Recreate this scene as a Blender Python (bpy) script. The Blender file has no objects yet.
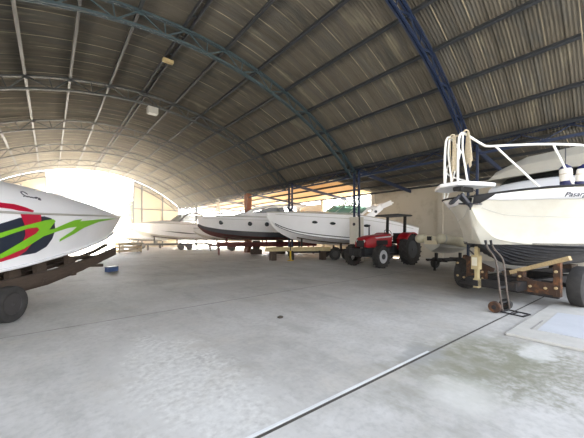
import bpy, bmesh, math, random
from mathutils import Vector, Matrix
random.seed(7)
sc = bpy.context.scene
COL = sc.collection
PI = math.pi
rad = math.radians

# ------------------------------------------------------------------ materials
def lin(c):
    return tuple(((v/255)/12.92 if v/255 <= .04045 else ((v/255+.055)/1.055)**2.4) for v in c)

def mat(name, rgb, rough=.6, metal=0., var=.12, scale=3., rgb2=None, mix=(.45, .7), stretch=(1, 1, 1), bump=0., spec=.5, trans=0., alpha=1.):
    m = bpy.data.materials.new(name); m.use_nodes = True
    nt = m.node_tree; N = nt.nodes; L = nt.links
    b = N['Principled BSDF']
    b.inputs['Roughness'].default_value = rough; b.inputs['Metallic'].default_value = metal
    b.inputs['Specular IOR Level'].default_value = spec
    if trans: b.inputs['Transmission Weight'].default_value = trans
    if alpha < 1: b.inputs['Alpha'].default_value = alpha
    c = lin(rgb)
    tc = N.new('ShaderNodeTexCoord'); mp = N.new('ShaderNodeMapping'); mp.inputs['Scale'].default_value = stretch
    L.new(tc.outputs['Object'], mp.inputs['Vector'])
    n = N.new('ShaderNodeTexNoise'); n.inputs['Scale'].default_value = scale; n.inputs['Detail'].default_value = 6; n.inputs['Roughness'].default_value = .62
    L.new(mp.outputs[0], n.inputs['Vector'])
    r = N.new('ShaderNodeValToRGB')
    if rgb2 is None:
        r.color_ramp.elements[0].position = .3; r.color_ramp.elements[1].position = .7
        r.color_ramp.elements[0].color = tuple(max(0, v*(1-var)) for v in c)+(1,)
        r.color_ramp.elements[1].color = tuple(min(1, v*(1+var)) for v in c)+(1,)
    else:
        r.color_ramp.elements[0].position, r.color_ramp.elements[1].position = mix
        r.color_ramp.elements[0].color = c+(1,); r.color_ramp.elements[1].color = lin(rgb2)+(1,)
    L.new(n.outputs['Fac'], r.inputs['Fac']); L.new(r.outputs[0], b.inputs['Base Color'])
    if bump:
        bp = N.new('ShaderNodeBump'); bp.inputs['Strength'].default_value = bump; bp.inputs['Distance'].default_value = .02
        L.new(n.outputs['Fac'], bp.inputs['Height']); L.new(bp.outputs[0], b.inputs['Normal'])
    return m

M = {}
M['gel'] = mat('white_gelcoat', (243, 243, 245), .22, var=.03, scale=1.2)
M['gelwarm'] = mat('aged_gelcoat', (200, 197, 185), .35, var=.05, scale=2, rgb2=(188, 182, 166), mix=(.5, .8))
M['grey_gel'] = mat('grey_gelcoat', (176, 174, 166), .4, var=.05)
M['red'] = mat('red_decal', (188, 22, 58), .35, var=.04)
M['navy'] = mat('dark_decal', (38, 46, 62), .35, var=.05)
M['green'] = mat('green_decal', (128, 196, 40), .35, var=.04)
M['script'] = mat('dark_script', (70, 66, 76), .4)
M['blackpaint'] = mat('black_antifouling', (30, 31, 36), .7, var=.3, scale=5, rgb2=(60, 62, 70), mix=(.5, .8), stretch=(.6, 3, 3))
M['redbottom'] = mat('dark_red_antifouling', (86, 32, 30), .75, var=.2)
M['stripe'] = mat('dark_stripe', (52, 54, 62), .4)
M['rubber'] = mat('black_rubber', (36, 36, 37), .85, var=.2, scale=8)
M['tyre'] = mat('tyre_rubber', (50, 48, 46), .9, var=.25, scale=9, bump=.2)
M['bluewheel'] = mat('dark_rim', (58, 55, 54), .6)
M['rim'] = mat('grey_rim', (186, 186, 188), .5)
M['rust'] = mat('rusty_steel', (64, 46, 34), .85, var=.3, scale=6, rgb2=(124, 80, 46), mix=(.5, .72), bump=.3)
M['darksteel'] = mat('dark_steel', (42, 40, 40), .7, metal=.3, var=.3, scale=5, rgb2=(74, 58, 46), mix=(.55, .75))
M['wood'] = mat('weathered_wood', (72, 60, 50), .8, var=.25, scale=4, stretch=(1, 8, 8), bump=.2)
M['palewood'] = mat('pale_timber', (168, 146, 108), .8, var=.2, scale=4, stretch=(1, 8, 8))
M['yellow'] = mat('yellow_paint', (196, 164, 44), .6, var=.15)
M['cream'] = mat('cream_beam_paint', (172, 156, 116), .7, var=.18, scale=3)
M['chrome'] = mat('white_rail_tube', (232, 232, 228), .3, var=.03)
M['rope'] = mat('beige_rope', (196, 184, 160), .9, var=.2, scale=30, bump=.4)
M['fender'] = mat('white_vinyl', (232, 230, 224), .5, var=.04)
M['fblue'] = mat('navy_vinyl', (28, 34, 84), .5)
M['glass'] = mat('tinted_window', (30, 34, 38), .1, var=.1)
M['canvas'] = mat('grey_canvas', (88, 94, 96), .8)
M['tred'] = mat('tractor_red', (150, 14, 26), .35, var=.1)
M['tgrey'] = mat('tractor_grey', (58, 60, 62), .6, var=.2)
M['black'] = mat('black_plastic', (24, 24, 25), .6, var=.2)
M['lamp'] = mat('lamp_glass', (220, 222, 220), .15)
M['rib'] = mat('beige_hypalon', (206, 198, 172), .6, var=.08)
M['concrete'] = mat('cast_concrete', (176, 173, 166), .85, var=.1, scale=3, bump=.15)
M['plaster'] = mat('painted_block_wall', (186, 179, 165), .9, var=.07, scale=1.2, rgb2=(160, 151, 136), mix=(.52, .8), bump=.1)
M['steelblue'] = mat('blue_painted_steel', (26, 42, 72), .55, var=.2, scale=6)
M['steelteal'] = mat('light_teal_steel', (48, 66, 74), .6, var=.2, scale=6)
M['steelgrey'] = mat('grey_purlin_steel', (48, 52, 58), .6, var=.2, scale=5)
M['steeldark'] = mat('dark_grey_steel', (48, 54, 58), .6, var=.2, scale=6)
M['steelpale'] = mat('pale_grey_steel', (176, 176, 172), .7, var=.1)
M['brickred'] = mat('rust_red_column_paint', (128, 74, 52), .8, var=.15, scale=4)
M['leaf'] = mat('leaf_green', (44, 62, 20), .7, var=.35, scale=2)
M['bark'] = mat('bark', (92, 76, 58), .9, var=.2)
M['stonem'] = mat('dark_stone', (74, 66, 58), .9)
M['bluebox'] = mat('blue_plastic', (64, 84, 124), .6)
M['label'] = mat('paper_label', (206, 200, 180), .7)

def clear_glass(name, rgb, a, tint=(200, 225, 212)):
    m = bpy.data.materials.new(name); m.use_nodes = True
    N = m.node_tree.nodes; L = m.node_tree.links
    out = N['Material Output']; b = N['Principled BSDF']
    b.inputs['Base Color'].default_value = lin(rgb)+(1,); b.inputs['Roughness'].default_value = .08
    t = N.new('ShaderNodeBsdfTransparent'); t.inputs[0].default_value = lin(tint)+(1,)
    mx = N.new('ShaderNodeMixShader'); mx.inputs[0].default_value = a
    L.new(t.outputs[0], mx.inputs[1]); L.new(b.outputs[0], mx.inputs[2]); L.new(mx.outputs[0], out.inputs[0])
    return m
M['wclear'] = clear_glass('clear_windscreen_glass', (120, 124, 124), .3, (226, 226, 224))
M['wscreen'] = clear_glass('green_windscreen_glass', (150, 172, 164), .45)

def translucent(name, rgb, fac):
    m = bpy.data.materials.new(name); m.use_nodes = True
    N = m.node_tree.nodes; L = m.node_tree.links
    out = N['Material Output']; b = N['Principled BSDF']; b.inputs['Roughness'].default_value = .7
    n = N.new('ShaderNodeTexNoise'); n.inputs['Scale'].default_value = 1.2
    tc = N.new('ShaderNodeTexCoord'); L.new(tc.outputs['Object'], n.inputs[0])
    r = N.new('ShaderNodeValToRGB'); r.color_ramp.elements[0].color = tuple(v*.85 for v in lin(rgb))+(1,); r.color_ramp.elements[1].color = lin(rgb)+(1,)
    L.new(n.outputs[0], r.inputs[0]); L.new(r.outputs[0], b.inputs['Base Color'])
    t = N.new('ShaderNodeBsdfTranslucent'); L.new(r.outputs[0], t.inputs[0])
    mx = N.new('ShaderNodeMixShader'); mx.inputs[0].default_value = fac
    L.new(b.outputs[0], mx.inputs[1]); L.new(t.outputs[0], mx.inputs[2]); L.new(mx.outputs[0], out.inputs[0])
    return m
M['gable'] = translucent('translucent_gable_sheet', (196, 182, 154), .085)

# ------------------------------------------------------------------ mesh helpers
class MB:
    """collects geometry for ONE mesh object"""
    def __init__(s): s.v = []; s.f = []; s.m = []
    def add(s, vs, fs, m=0):
        o = len(s.v); s.v += [tuple(p) for p in vs]
        for f in fs: s.f.append(tuple(o+i for i in f)); s.m.append(m)
        return s
    def box(s, c, d, m=0, R=None):
        x, y, z = d[0]/2, d[1]/2, d[2]/2
        vs = [Vector((a*x, b*y, e*z)) for a in (-1, 1) for b in (-1, 1) for e in (-1, 1)]
        if R is not None: vs = [R @ v for v in vs]
        c = Vector(c); vs = [v+c for v in vs]
        return s.add(vs, [(0, 1, 3, 2), (4, 6, 7, 5), (0, 4, 5, 1), (2, 3, 7, 6), (0, 2, 6, 4), (1, 5, 7, 3)], m)
    def bar(s, p, q, w, h, m=0, up=(0, 0, 1)):
        p = Vector(p); q = Vector(q); d = q-p; l = d.length
        if l < 1e-6: return s
        d.normalize(); up = Vector(up)
        if abs(d.dot(up)) > .98: up = Vector((1, 0, 0)) if abs(d.x) < .9 else Vector((0, 1, 0))
        side = d.cross(up).normalized(); u2 = side.cross(d)
        R = Matrix((d, side, u2)).transposed()
        return s.box((p+q)/2, (l, w, h), m, R)
    def tube(s, pts, r, n=8, m=0, closed=False):
        pts = [Vector(p) for p in pts]; k = len(pts); rings = []; prev = None
        for i, p in enumerate(pts):
            if closed: d = pts[(i+1) % k]-pts[i-1]
            else: d = pts[min(i+1, k-1)]-pts[max(i-1, 0)]
            d.normalize()
            if prev is None:
                a = Vector((0, 0, 1)) if abs(d.z) < .9 else Vector((1, 0, 0))
                prev = d.cross(a).normalized()
            nrm = (prev-d*prev.dot(d)).normalized(); prev = nrm; bn = d.cross(nrm)
            rr = r[i] if isinstance(r, (list, tuple)) else r
            rings.append([p+(nrm*math.cos(2*PI*j/n)+bn*math.sin(2*PI*j/n))*rr for j in range(n)])
        vs = [v for ring in rings for v in ring]; fs = []
        for i in range(k if closed else k-1):
            a = i*n; b = ((i+1) % k)*n
            for j in range(n): fs.append((a+j, a+(j+1) % n, b+(j+1) % n, b+j))
        if not closed: fs += [tuple(range(n))[::-1], tuple((k-1)*n+j for j in range(n))]
        return s.add(vs, fs, m)
    def lathe(s, prof, c, axis='y', n=28, m=0, caps=True):
        """prof: (offset along axis, radius)"""
        vs = []; c = Vector(c)
        for o, r in prof:
            for j in range(n):
                a = 2*PI*j/n; ca, sa = r*math.cos(a), r*math.sin(a)
                v = {'y': (ca, o, sa), 'x': (o, ca, sa), 'z': (ca, sa, o)}[axis]
                vs.append(c+Vector(v))
        k = len(prof); fs = []
        for i in range(k-1):
            for j in range(n): fs.append((i*n+j, i*n+(j+1) % n, (i+1)*n+(j+1) % n, (i+1)*n+j))
        if caps: fs += [tuple(range(n))[::-1], tuple((k-1)*n+j for j in range(n))]
        return s.add(vs, fs, m)
    def prism(s, poly, h0, h1, m=0, axis='z'):
        k = len(poly)
        def P(p, h): return {'z': (p[0], p[1], h), 'y': (p[0], h, p[1]), 'x': (h, p[0], p[1])}[axis]
        vs = [P(p, h0) for p in poly]+[P(p, h1) for p in poly]
        fs = [tuple(range(k))[::-1], tuple(range(k, 2*k))]+[(i, (i+1) % k, k+(i+1) % k, k+i) for i in range(k)]
        return s.add(vs, fs, m)
    def grid(s, rows, m=0, mats=None):
        k = len(rows[0]); vs = [p for r in rows for p in r]; o = len(s.v); s.v += [tuple(p) for p in vs]
        for i in range(len(rows)-1):
            for j in range(k-1):
                s.f.append((o+i*k+j, o+i*k+j+1, o+(i+1)*k+j+1, o+(i+1)*k+j)); s.m.append(mats[j] if mats else m)
        return s
    def build(s, name, mats, parent=None, smooth=None, bevel=0., solid=0., waterline=None):
        me = bpy.data.meshes.new(name); me.from_pydata(s.v, [], s.f); me.update()
        if not isinstance(mats, (list, tuple)): mats = [mats]
        for m in mats: me.materials.append(m)
        me.polygons.foreach_set('material_index', s.m)
        bm = bmesh.new(); bm.from_mesh(me)
        bmesh.ops.remove_doubles(bm, verts=bm.verts, dist=1e-5)
        bmesh.ops.recalc_face_normals(bm, faces=bm.faces)
        if waterline:
            bmesh.ops.bisect_plane(bm, geom=bm.verts[:]+bm.edges[:]+bm.faces[:], plane_co=waterline[0], plane_no=waterline[1])
            pc, pn = Vector(waterline[0]), Vector(waterline[1])
            for f in bm.faces: f.material_index = 1 if (f.calc_center_median()-pc).dot(pn) < 0 else 0
        bm.to_mesh(me); bm.free()
        if smooth:
            me.polygons.foreach_set('use_smooth', [True]*len(me.polygons)); me.set_sharp_from_angle(angle=rad(smooth))
        o = bpy.data.objects.new(name, me); COL.objects.link(o)
        if parent: o.parent = parent
        if bevel:
            b = o.modifiers.new('bevel', 'BEVEL'); b.width = bevel; b.segments = 2; b.limit_method = 'ANGLE'
        if solid:
            b = o.modifiers.new('solidify', 'SOLIDIFY'); b.thickness = solid; b.offset = 0
        return o

def tag(o, label=None, cat=None, group=None, kind=None):
    if label: o['label'] = label
    if cat: o['category'] = cat
    if group: o['group'] = group
    if kind: o['kind'] = kind
    return o
def thing(name, label, cat, loc=(0, 0, 0), rz=0, group=None, rx=0, ry=0):
    o = bpy.data.objects.new(name, None); COL.objects.link(o); o.empty_display_size = .2
    o.location = loc; o.rotation_euler = (rx, ry, rz)
    return tag(o, label, cat, group)
def struct(o): o['kind'] = 'structure'; return o
def dup(root, loc=None, rz=None, label=None):
    r = root.copy(); COL.objects.link(r)
    if loc is not None: r.location = loc
    if rz is not None: r.rotation_euler.z = rz
    if label: r['label'] = label
    for ch in list(root.children):
        c = ch.copy(); COL.objects.link(c); c.parent = r
        for g in list(ch.children):
            d = g.copy(); COL.objects.link(d); d.parent = c
    return r
def interp(xs, ys, x):
    """monotone-ish cubic through points"""
    n = len(xs)
    if x <= xs[0]: return ys[0]
    if x >= xs[-1]: return ys[-1]
    i = max(j for j in range(n-1) if xs[j] <= x)
    def sl(j):
        if j <= 0: return (ys[1]-ys[0])/(xs[1]-xs[0])
        if j >= n-1: return (ys[-1]-ys[-2])/(xs[-1]-xs[-2])
        a = (ys[j]-ys[j-1])/(xs[j]-xs[j-1]); b = (ys[j+1]-ys[j])/(xs[j+1]-xs[j])
        return 0 if a*b <= 0 else 2*a*b/(a+b)
    h = xs[i+1]-xs[i]; t = (x-xs[i])/h
    a, b = sl(i)*h, sl(i+1)*h
    return (2*t**3-3*t*t+1)*ys[i]+(t**3-2*t*t+t)*a+(-2*t**3+3*t*t)*ys[i+1]+(t**3-t*t)*b
def bez(pts, n=8):
    """Catmull-Rom through points"""
    pts = [Vector(p) for p in pts]; out = []
    for i in range(len(pts)-1):
        p0 = pts[max(i-1, 0)]; p1 = pts[i]; p2 = pts[i+1]; p3 = pts[min(i+2, len(pts)-1)]
        for k in range(n):
            t = k/n
            out.append(.5*((2*p1)+(p2-p0)*t+(2*p0-5*p1+4*p2-p3)*t*t+(3*p1-p0-3*p2+p3)*t**3))
    return out+[pts[-1]]

# ------------------------------------------------------------------ camera
EYE = 1.58
cam = bpy.data.cameras.new('camera'); co = bpy.data.objects.new('camera', cam); COL.objects.link(co)
co.location = (0, 0, EYE); co.rotation_euler = (PI/2, 0, rad(-40.5))
cam.sensor_width = 36; cam.lens = 283/584*36; cam.shift_y = 16/584; cam.clip_end = 400; cam.clip_start = .05
sc.camera = co

# ------------------------------------------------------------------ hall dimensions
CX, HALF, RAD, TOP = 3.72, 9.9, 15.0, 9.08
XR = CX+HALF            # post line
WX = 20.1               # outer wall
TY = [-1.83, 4.15, 10.13, 16.11, 22.09, 28.07, 34.05, 40.03]
AMAX = math.asin(HALF/RAD)
def arc(a, off=0):      # a = angle from the ridge
    r = RAD+off
    return CX+r*math.sin(a), TOP-RAD+r*math.cos(a)
PURL = [AMAX*k/7 for k in range(-7, 8)]

# floor ------------------------------------------------------------
def floor_material():
    m = bpy.data.materials.new('worn_concrete_floor'); m.use_nodes = True
    nt = m.node_tree; N = nt.nodes; L = nt.links; b = N['Principled BSDF']
    tc = N.new('ShaderNodeTexCoord'); P = tc.outputs['Object']
    def noise(scale, detail=6, stretch=None, rough=.6):
        n = N.new('ShaderNodeTexNoise'); n.inputs['Scale'].default_value = scale; n.inputs['Detail'].default_value = detail; n.inputs['Roughness'].default_value = rough
        if stretch:
            mp = N.new('ShaderNodeMapping'); mp.inputs['Scale'].default_value = stretch; L.new(P, mp.inputs[0]); L.new(mp.outputs[0], n.inputs[0])
        else: L.new(P, n.inputs[0])
        return n.outputs['Fac']
    def ramp(s, a, b_, c0=(0, 0, 0, 1), c1=(1, 1, 1, 1)):
        r = N.new('ShaderNodeValToRGB'); r.color_ramp.elements[0].position = a; r.color_ramp.elements[1].position = b_
        r.color_ramp.elements[0].color = c0; r.color_ramp.elements[1].color = c1; L.new(s, r.inputs[0]); return r.outputs[0]
    def mixc(f, a, b_):
        x = N.new('ShaderNodeMix'); x.data_type = 'RGBA'
        if isinstance(f, float): x.inputs[0].default_value = f
        else: L.new(f, x.inputs[0])
        L.new(a, x.inputs[6])
        if isinstance(b_, tuple): x.inputs[7].default_value = b_
        else: L.new(b_, x.inputs[7])
        return x.outputs[2]
    def math_(op, a, b_):
        x = N.new('ShaderNodeMath'); x.operation = op
        for i, q in enumerate((a, b_)):
            if isinstance(q, (int, float)): x.inputs[i].default_value = q
            else: L.new(q, x.inputs[i])
        return x.outputs[0]
    def spot(cx, cy, rx, ry, soft=.5, nz=None):
        mp = N.new('ShaderNodeMapping'); mp.vector_type = 'TEXTURE'
        mp.inputs['Location'].default_value = (cx, cy, 0); mp.inputs['Scale'].default_value = (rx, ry, 1e3)
        L.new(P, mp.inputs[0]); ln = N.new('ShaderNodeVectorMath'); ln.operation = 'LENGTH'; L.new(mp.outputs[0], ln.inputs[0])
        d = ln.outputs['Value']
        if nz is not None: d = math_('ADD', d, math_('MULTIPLY', math_('SUBTRACT', nz, .5), 1.6))
        return ramp(d, 1-soft, 1.0, (1, 1, 1, 1), (0, 0, 0, 1))
    n1 = noise(.5, 5); n2 = noise(3.2, 8); n3 = noise(14, 6); n4 = noise(1.3, 8, (1, .35, 1), .7)
    base = ramp(n1, .3, .72, lin((164, 160, 153))+(1,), lin((192, 189, 184))+(1,))
    base = mixc(math_('MULTIPLY', ramp(n2, .42, .75), .35), base, lin((218, 216, 212))+(1,))
    base = mixc(math_('MULTIPLY', ramp(n4, .5, .66), .45), base, lin((136, 132, 125))+(1,))
    base = mixc(math_('MULTIPLY', ramp(n3, .45, .7), .4), base, lin((148, 146, 141))+(1,))
    # whitish scuffed patch, older smooth slab, dark damp patch, moss
    base = mixc(math_('MULTIPLY', math_('MULTIPLY', spot(1.15, 3.2, .8, 2.3, .5, n2), ramp(n3, .35, .62)), .62), base, lin((222, 220, 214))+(1,))
    base = mixc(math_('MULTIPLY', spot(4.2, 9.3, 2.6, .8, .6, n2), .45), base, lin((214, 211, 204))+(1,))
    base = mixc(math_('MULTIPLY', ramp(noise(.8, 7, None, .7), .52, .66), .4), base, lin((172, 163, 148))+(1,))
    moss = math_('MULTIPLY', spot(4.25, 1.12, 1.35, .85, .45, n2), ramp(n2, .40, .56))
    base = mixc(math_('MULTIPLY', moss, .8), base, lin((120, 120, 98))+(1,))
    base = mixc(math_('MULTIPLY', math_('MULTIPLY', spot(3.6, 1.35, 1.5, .8, .6, n2), ramp(n4, .42, .6)), .55), base, lin((134, 132, 114))+(1,))
    base = mixc(math_('MULTIPLY', math_('MULTIPLY', spot(4.4, .62, 1.3, .62, .5, n2), ramp(n3, .38, .6)), .7), base, lin((124, 123, 104))+(1,))
    base = mixc(math_('MULTIPLY', spot(3.75, 1.75, .5, .3, .5, n2), .6), base, lin((150, 150, 148))+(1,))
    base = mixc(math_('MULTIPLY', spot(3.1, 1.05, .5, .35, .6, n2), .5), base, lin((208, 206, 198))+(1,))
    base = mixc(math_('MULTIPLY', spot(5.0, .75, .5, .22, .5, n2), .7), base, lin((206, 205, 200))+(1,))
    base = mixc(math_('MULTIPLY', spot(.2, 1.5, 1.3, .5, .4, n2), .35), base, lin((206, 204, 200))+(1,))
    L.new(base, b.inputs['Base Color'])
    rr = ramp(n2, .3, .8, (.55, .55, .55, 1), (.8, .8, .8, 1)); L.new(rr, b.inputs['Roughness'])
    b.inputs['Specular IOR Level'].default_value = .35
    bp = N.new('ShaderNodeBump'); bp.inputs['Strength'].default_value = .25; bp.inputs['Distance'].default_value = .01
    L.new(n3, bp.inputs['Height']); L.new(bp.outputs[0], b.inputs['Normal'])
    return m
M['floor'] = floor_material()
struct(MB().box((6, 17.5, -.1), (28.5, 46, .2)).build('floor', M['floor']))
M['ground'] = mat('dusty_yard_ground', (128, 125, 118), .95, var=.1, scale=.3)
struct(MB().box((0, 40, -.35), (320, 320, .3)).build('ground', M['ground']))

M['joint'] = mat('joint_filler', (138, 135, 130), .9, var=.3, scale=5)
M['slot'] = mat('dark_drain_slot', (70, 66, 60), .9, var=.3, scale=6)
M['curb'] = mat('pale_channel_edge', (210, 210, 208), .7, var=.1, scale=4)
def strip(name, p, q, w, h, m, n=1):
    d = Vector((q[0]-p[0], q[1]-p[1], 0)); mb = MB()
    mb.bar((p[0], p[1], h/2-.001), (q[0], q[1], h/2-.001), w, h+.002)
    return struct(mb.build(name, m))
strip('trim_1', (-8, 6.17), (19.5, 6.17), .03, .003, M['joint'])
strip('trim_2', (-8, 16.1), (19.5, 16.1), .03, .003, M['joint'])
strip('trim_3', (.75, 1.88), (10.9, 1.235), .026, .004, M['slot'])
strip('trim_4', (.75, 1.922), (3.9, 1.72), .03, .004, M['curb'])
strip('trim_5', (7.6, -3), (7.6, .3), .03, .003, M['joint'])
pad = MB().prism([(5.45, 1.21), (8.92, 1.03), (8.95, -2.2), (5.45, -2.2)], 0, .045).build('concrete_pad', M['concrete'], bevel=.012)
tag(pad, 'low raised pale concrete pad on the floor beside the fishing boat trailer', 'concrete pad')
ins = MB().prism([(5.95, .99), (6.7, .95), (6.7, .925), (5.95, .96)], .045, .05).build('surface_groove', M['joint'], pad)
M['padtop'] = mat('bluish_screed', (176, 178, 182), .8, var=.06, scale=2)
MB().prism([(5.98, .9), (7.6, .84), (8.1, -2.1), (5.98, -2.1)], .045, .053).build('screed_layer', M['padtop'], pad)

# ceiling (corrugated fibre-cement vault) ------------------------------------
def roof_material():
    m = bpy.data.materials.new('fibre_cement_sheets'); m.use_nodes = True
    nt = m.node_tree; N = nt.nodes; L = nt.links; b = N['Principled BSDF']; b.inputs['Roughness'].default_value = .9
    b.inputs['Specular IOR Level'].default_value = .2
    tc = N.new('ShaderNodeTexCoord')
    def noise(sc_, st, det=6):
        mp = N.new('ShaderNodeMapping'); mp.inputs['Scale'].default_value = st; L.new(tc.outputs['Object'], mp.inputs[0])
        n = N.new('ShaderNodeTexNoise'); n.inputs['Scale'].default_value = sc_; n.inputs['Detail'].default_value = det; n.inputs['Roughness'].default_value = .65
        L.new(mp.outputs[0], n.inputs[0]); return n.outputs['Fac']
    def ramp(s, a, c, c0, c1):
        r = N.new('ShaderNodeValToRGB'); r.color_ramp.elements[0].position = a; r.color_ramp.elements[1].position = c
        r.color_ramp.elements[0].color = c0; r.color_ramp.elements[1].color = c1; L.new(s, r.inputs[0]); return r.outputs[0]
    def mixc(f, k, a, c):
        mu = N.new('ShaderNodeMath'); mu.operation = 'MULTIPLY'; L.new(f, mu.inputs[0]); mu.inputs[1].default_value = k
        x = N.new('ShaderNodeMix'); x.data_type = 'RGBA'; L.new(mu.outputs[0], x.inputs[0]); L.new(a, x.inputs[6]); x.inputs[7].default_value = c; return x.outputs[2]
    # sheet-to-sheet tint from a brick pattern laid over the vault
    mp = N.new('ShaderNodeMapping'); L.new(tc.outputs['UV'], mp.inputs[0])
    br = N.new('ShaderNodeTexBrick'); br.offset = 0; L.new(mp.outputs[0], br.inputs[0])
    br.inputs['Scale'].default_value = 1; br.inputs['Brick Width'].default_value = .736; br.inputs['Row Height'].default_value = 1.553
    br.inputs['Mortar Size'].default_value = .011; br.inputs['Mortar'].default_value = lin((176, 166, 142))+(1,); br.inputs['Mortar Smooth'].default_value = .3; br.inputs['Bias'].default_value = 0
    br.inputs['Color1'].default_value = lin((102, 100, 95))+(1,); br.inputs['Color2'].default_value = lin((86, 85, 81))+(1,)
    W = (1, 1, 1, 1); K = (0, 0, 0, 1)
    c = mixc(ramp(noise(.8, (.6, 2.5, .6), 3), .42, .52, K, W), .8, br.outputs['Color'], lin((104, 99, 90))+(1,))
    c = mixc(ramp(noise(1., (.25, 5, .25)), .45, .7, K, W), .45, c, lin((70, 67, 60))+(1,))
    c = mixc(ramp(noise(1., (.35, 9, .35)), .6, .66, K, W), .22, c, lin((146, 141, 126))+(1,))
    c = mixc(ramp(noise(.6, (.5, 3, .5)), .58, .66, K, W), .35, c, lin((156, 149, 130))+(1,))
    c = mixc(ramp(noise(.45, (1, 1, 1), 3), .5, .75, K, W), .4, c, lin((68, 66, 61))+(1,))
    L.new(c, b.inputs['Base Color'])
    return m
M['roof'] = roof_material()
def make_roof():
    y0, y1, per, sub = -2.6, 40.1, .092, 4
    ny = int((y1-y0)/per*sub); na = 28; rows = []; uv = {}
    me_v = []; me_f = []; uvs = []
    for i in range(ny+1):
        y = y0+i*per/sub; ph = (i % sub)/sub
        sheet = (i % (sub*8))/(sub*8)
        off = .014*math.cos(2*PI*ph)+.022*(1-sheet)
        for j in range(na+1):
            a = -AMAX*1.015+2.03*AMAX*j/na
            x, z = arc(a, off); me_v.append((x, y, z)); uvs.append((y, a*RAD+30*1.553+.0))
    k = na+1
    for i in range(ny):
        for j in range(na): me_f.append((i*k+j, i*k+j+1, (i+1)*k+j+1, (i+1)*k+j))
    me = bpy.data.meshes.new('ceiling'); me.from_pydata(me_v, [], me_f); me.materials.append(M['roof'])
    ul = me.uv_layers.new(name='uv')
    for l in me.loops: ul.data[l.index].uv = uvs[l.vertex_index]
    me.polygons.foreach_set('use_smooth', [True]*len(me.polygons)); me.set_sharp_from_angle(angle=rad(75))
    o = bpy.data.objects.new('ceiling', me); COL.objects.link(o); struct(o)
    s = o.modifiers.new('solidify', 'SOLIDIFY'); s.thickness = .008; s.offset = 1
make_roof()
M['palesheet'] = translucent('sunlit_tone_roof_sheet', (196, 174, 140), .22)  # pale warm tone puts sunlight into the far aisle roof's underside
def make_aisle_roof(y0, y1, name, material):
    per, sub = .092, 4
    ny = int((y1-y0)/per*sub); v = []; f = []; uvs = []
    for i in range(ny+1):
        y = y0+i*per/sub; off = .014*math.cos(2*PI*(i % sub)/sub)+.02*(1-(i % (sub*8))/(sub*8))
        for j in range(5):
            t = j/4; v.append((XR-.1+t*(WX+.5-XR), y, 5.62-.62*t+off)); uvs.append((y, t*6.9))
    for i in range(ny):
        for j in range(4): f.append((i*5+j, i*5+j+1, (i+1)*5+j+1, (i+1)*5+j))
    me = bpy.data.meshes.new(name); me.from_pydata(v, [], f); me.materials.append(material)
    ul = me.uv_layers.new(name='uv')
    for l in me.loops: ul.data[l.index].uv = uvs[l.vertex_index]
    me.polygons.foreach_set('use_smooth', [True]*len(me.polygons)); me.set_sharp_from_angle(angle=rad(75))
    o = bpy.data.objects.new(name, me); COL.objects.link(o); struct(o)
    s = o.modifiers.new('solidify', 'SOLIDIFY'); s.thickness = .008; s.offset = 1
make_aisle_roof(-2.6, 13.4, 'ceiling_aisle', M['roof'])
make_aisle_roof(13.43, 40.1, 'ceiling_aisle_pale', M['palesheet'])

# trusses -------------------------------------------------------------------
TDEP = .5
def make_truss(y, m, label, name='roof_truss'):
    t = thing(name, label, 'roof truss', (XR, y, 5.0), group='arched roof trusses')
    def P(a, off):
        x, z = arc(a, off); return Vector((x-XR, 0, z-5.0))
    T0, B0 = -.20, -.20-TDEP
    fine = [AMAX*k/28 for k in range(-28, 29)]
    for nm, off in (('top_chord', T0), ('bottom_chord', B0)):
        mb = MB()
        for s in (-.045, .045):
            for i in range(len(fine)-1):
                p, q = P(fine[i], off), P(fine[i+1], off); p.y = q.y = s
                mb.bar(p, q, .05, .075)
        mb.build(nm, m, t)
    # zig-zag lacing: between each pair of purlin nodes, two diagonals and a vertical
    for i in range(14):
        a, c = PURL[i], PURL[i+1]; mid = (a+c)/2
        mb = MB()
        mb.bar(P(a, T0), P(mid, B0), .035, .045); mb.bar(P(mid, B0), P(c, T0), .035, .045); mb.bar(P(mid, B0), P(mid, T0), .03, .035)
        mb.build('lacing_bar', m, t)
    mb = MB()
    for i in range(15): mb.box(P(PURL[i], T0-.03), (.16, .012, .16))
    mb.build('gusset_plate', m, t)['kind'] = 'stuff'
    return t
TL = {1: 'deep blue arched roof truss over the white fishing boat', 2: 'arched roof truss springing from the post behind the red tractor',
      3: 'arched roof truss springing from the laced post between the two big cruisers', 4: 'arched roof truss springing from the rust-red column',
      5: 'arched roof truss springing from the pale laced post past the rust-red column', 6: 'arched roof truss just before the sunlit end gable',
      7: 'arched roof truss framing the far end gable opening'}
for k, l in TL.items():
    make_truss(TY[k] if k < 7 else TY[7]-.12, M['steelblue'] if k == 1 else M['steelteal'] if k == 2 else M['steeldark'], l)  # one blue paint; the teal tone puts light from below into its colour

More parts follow.
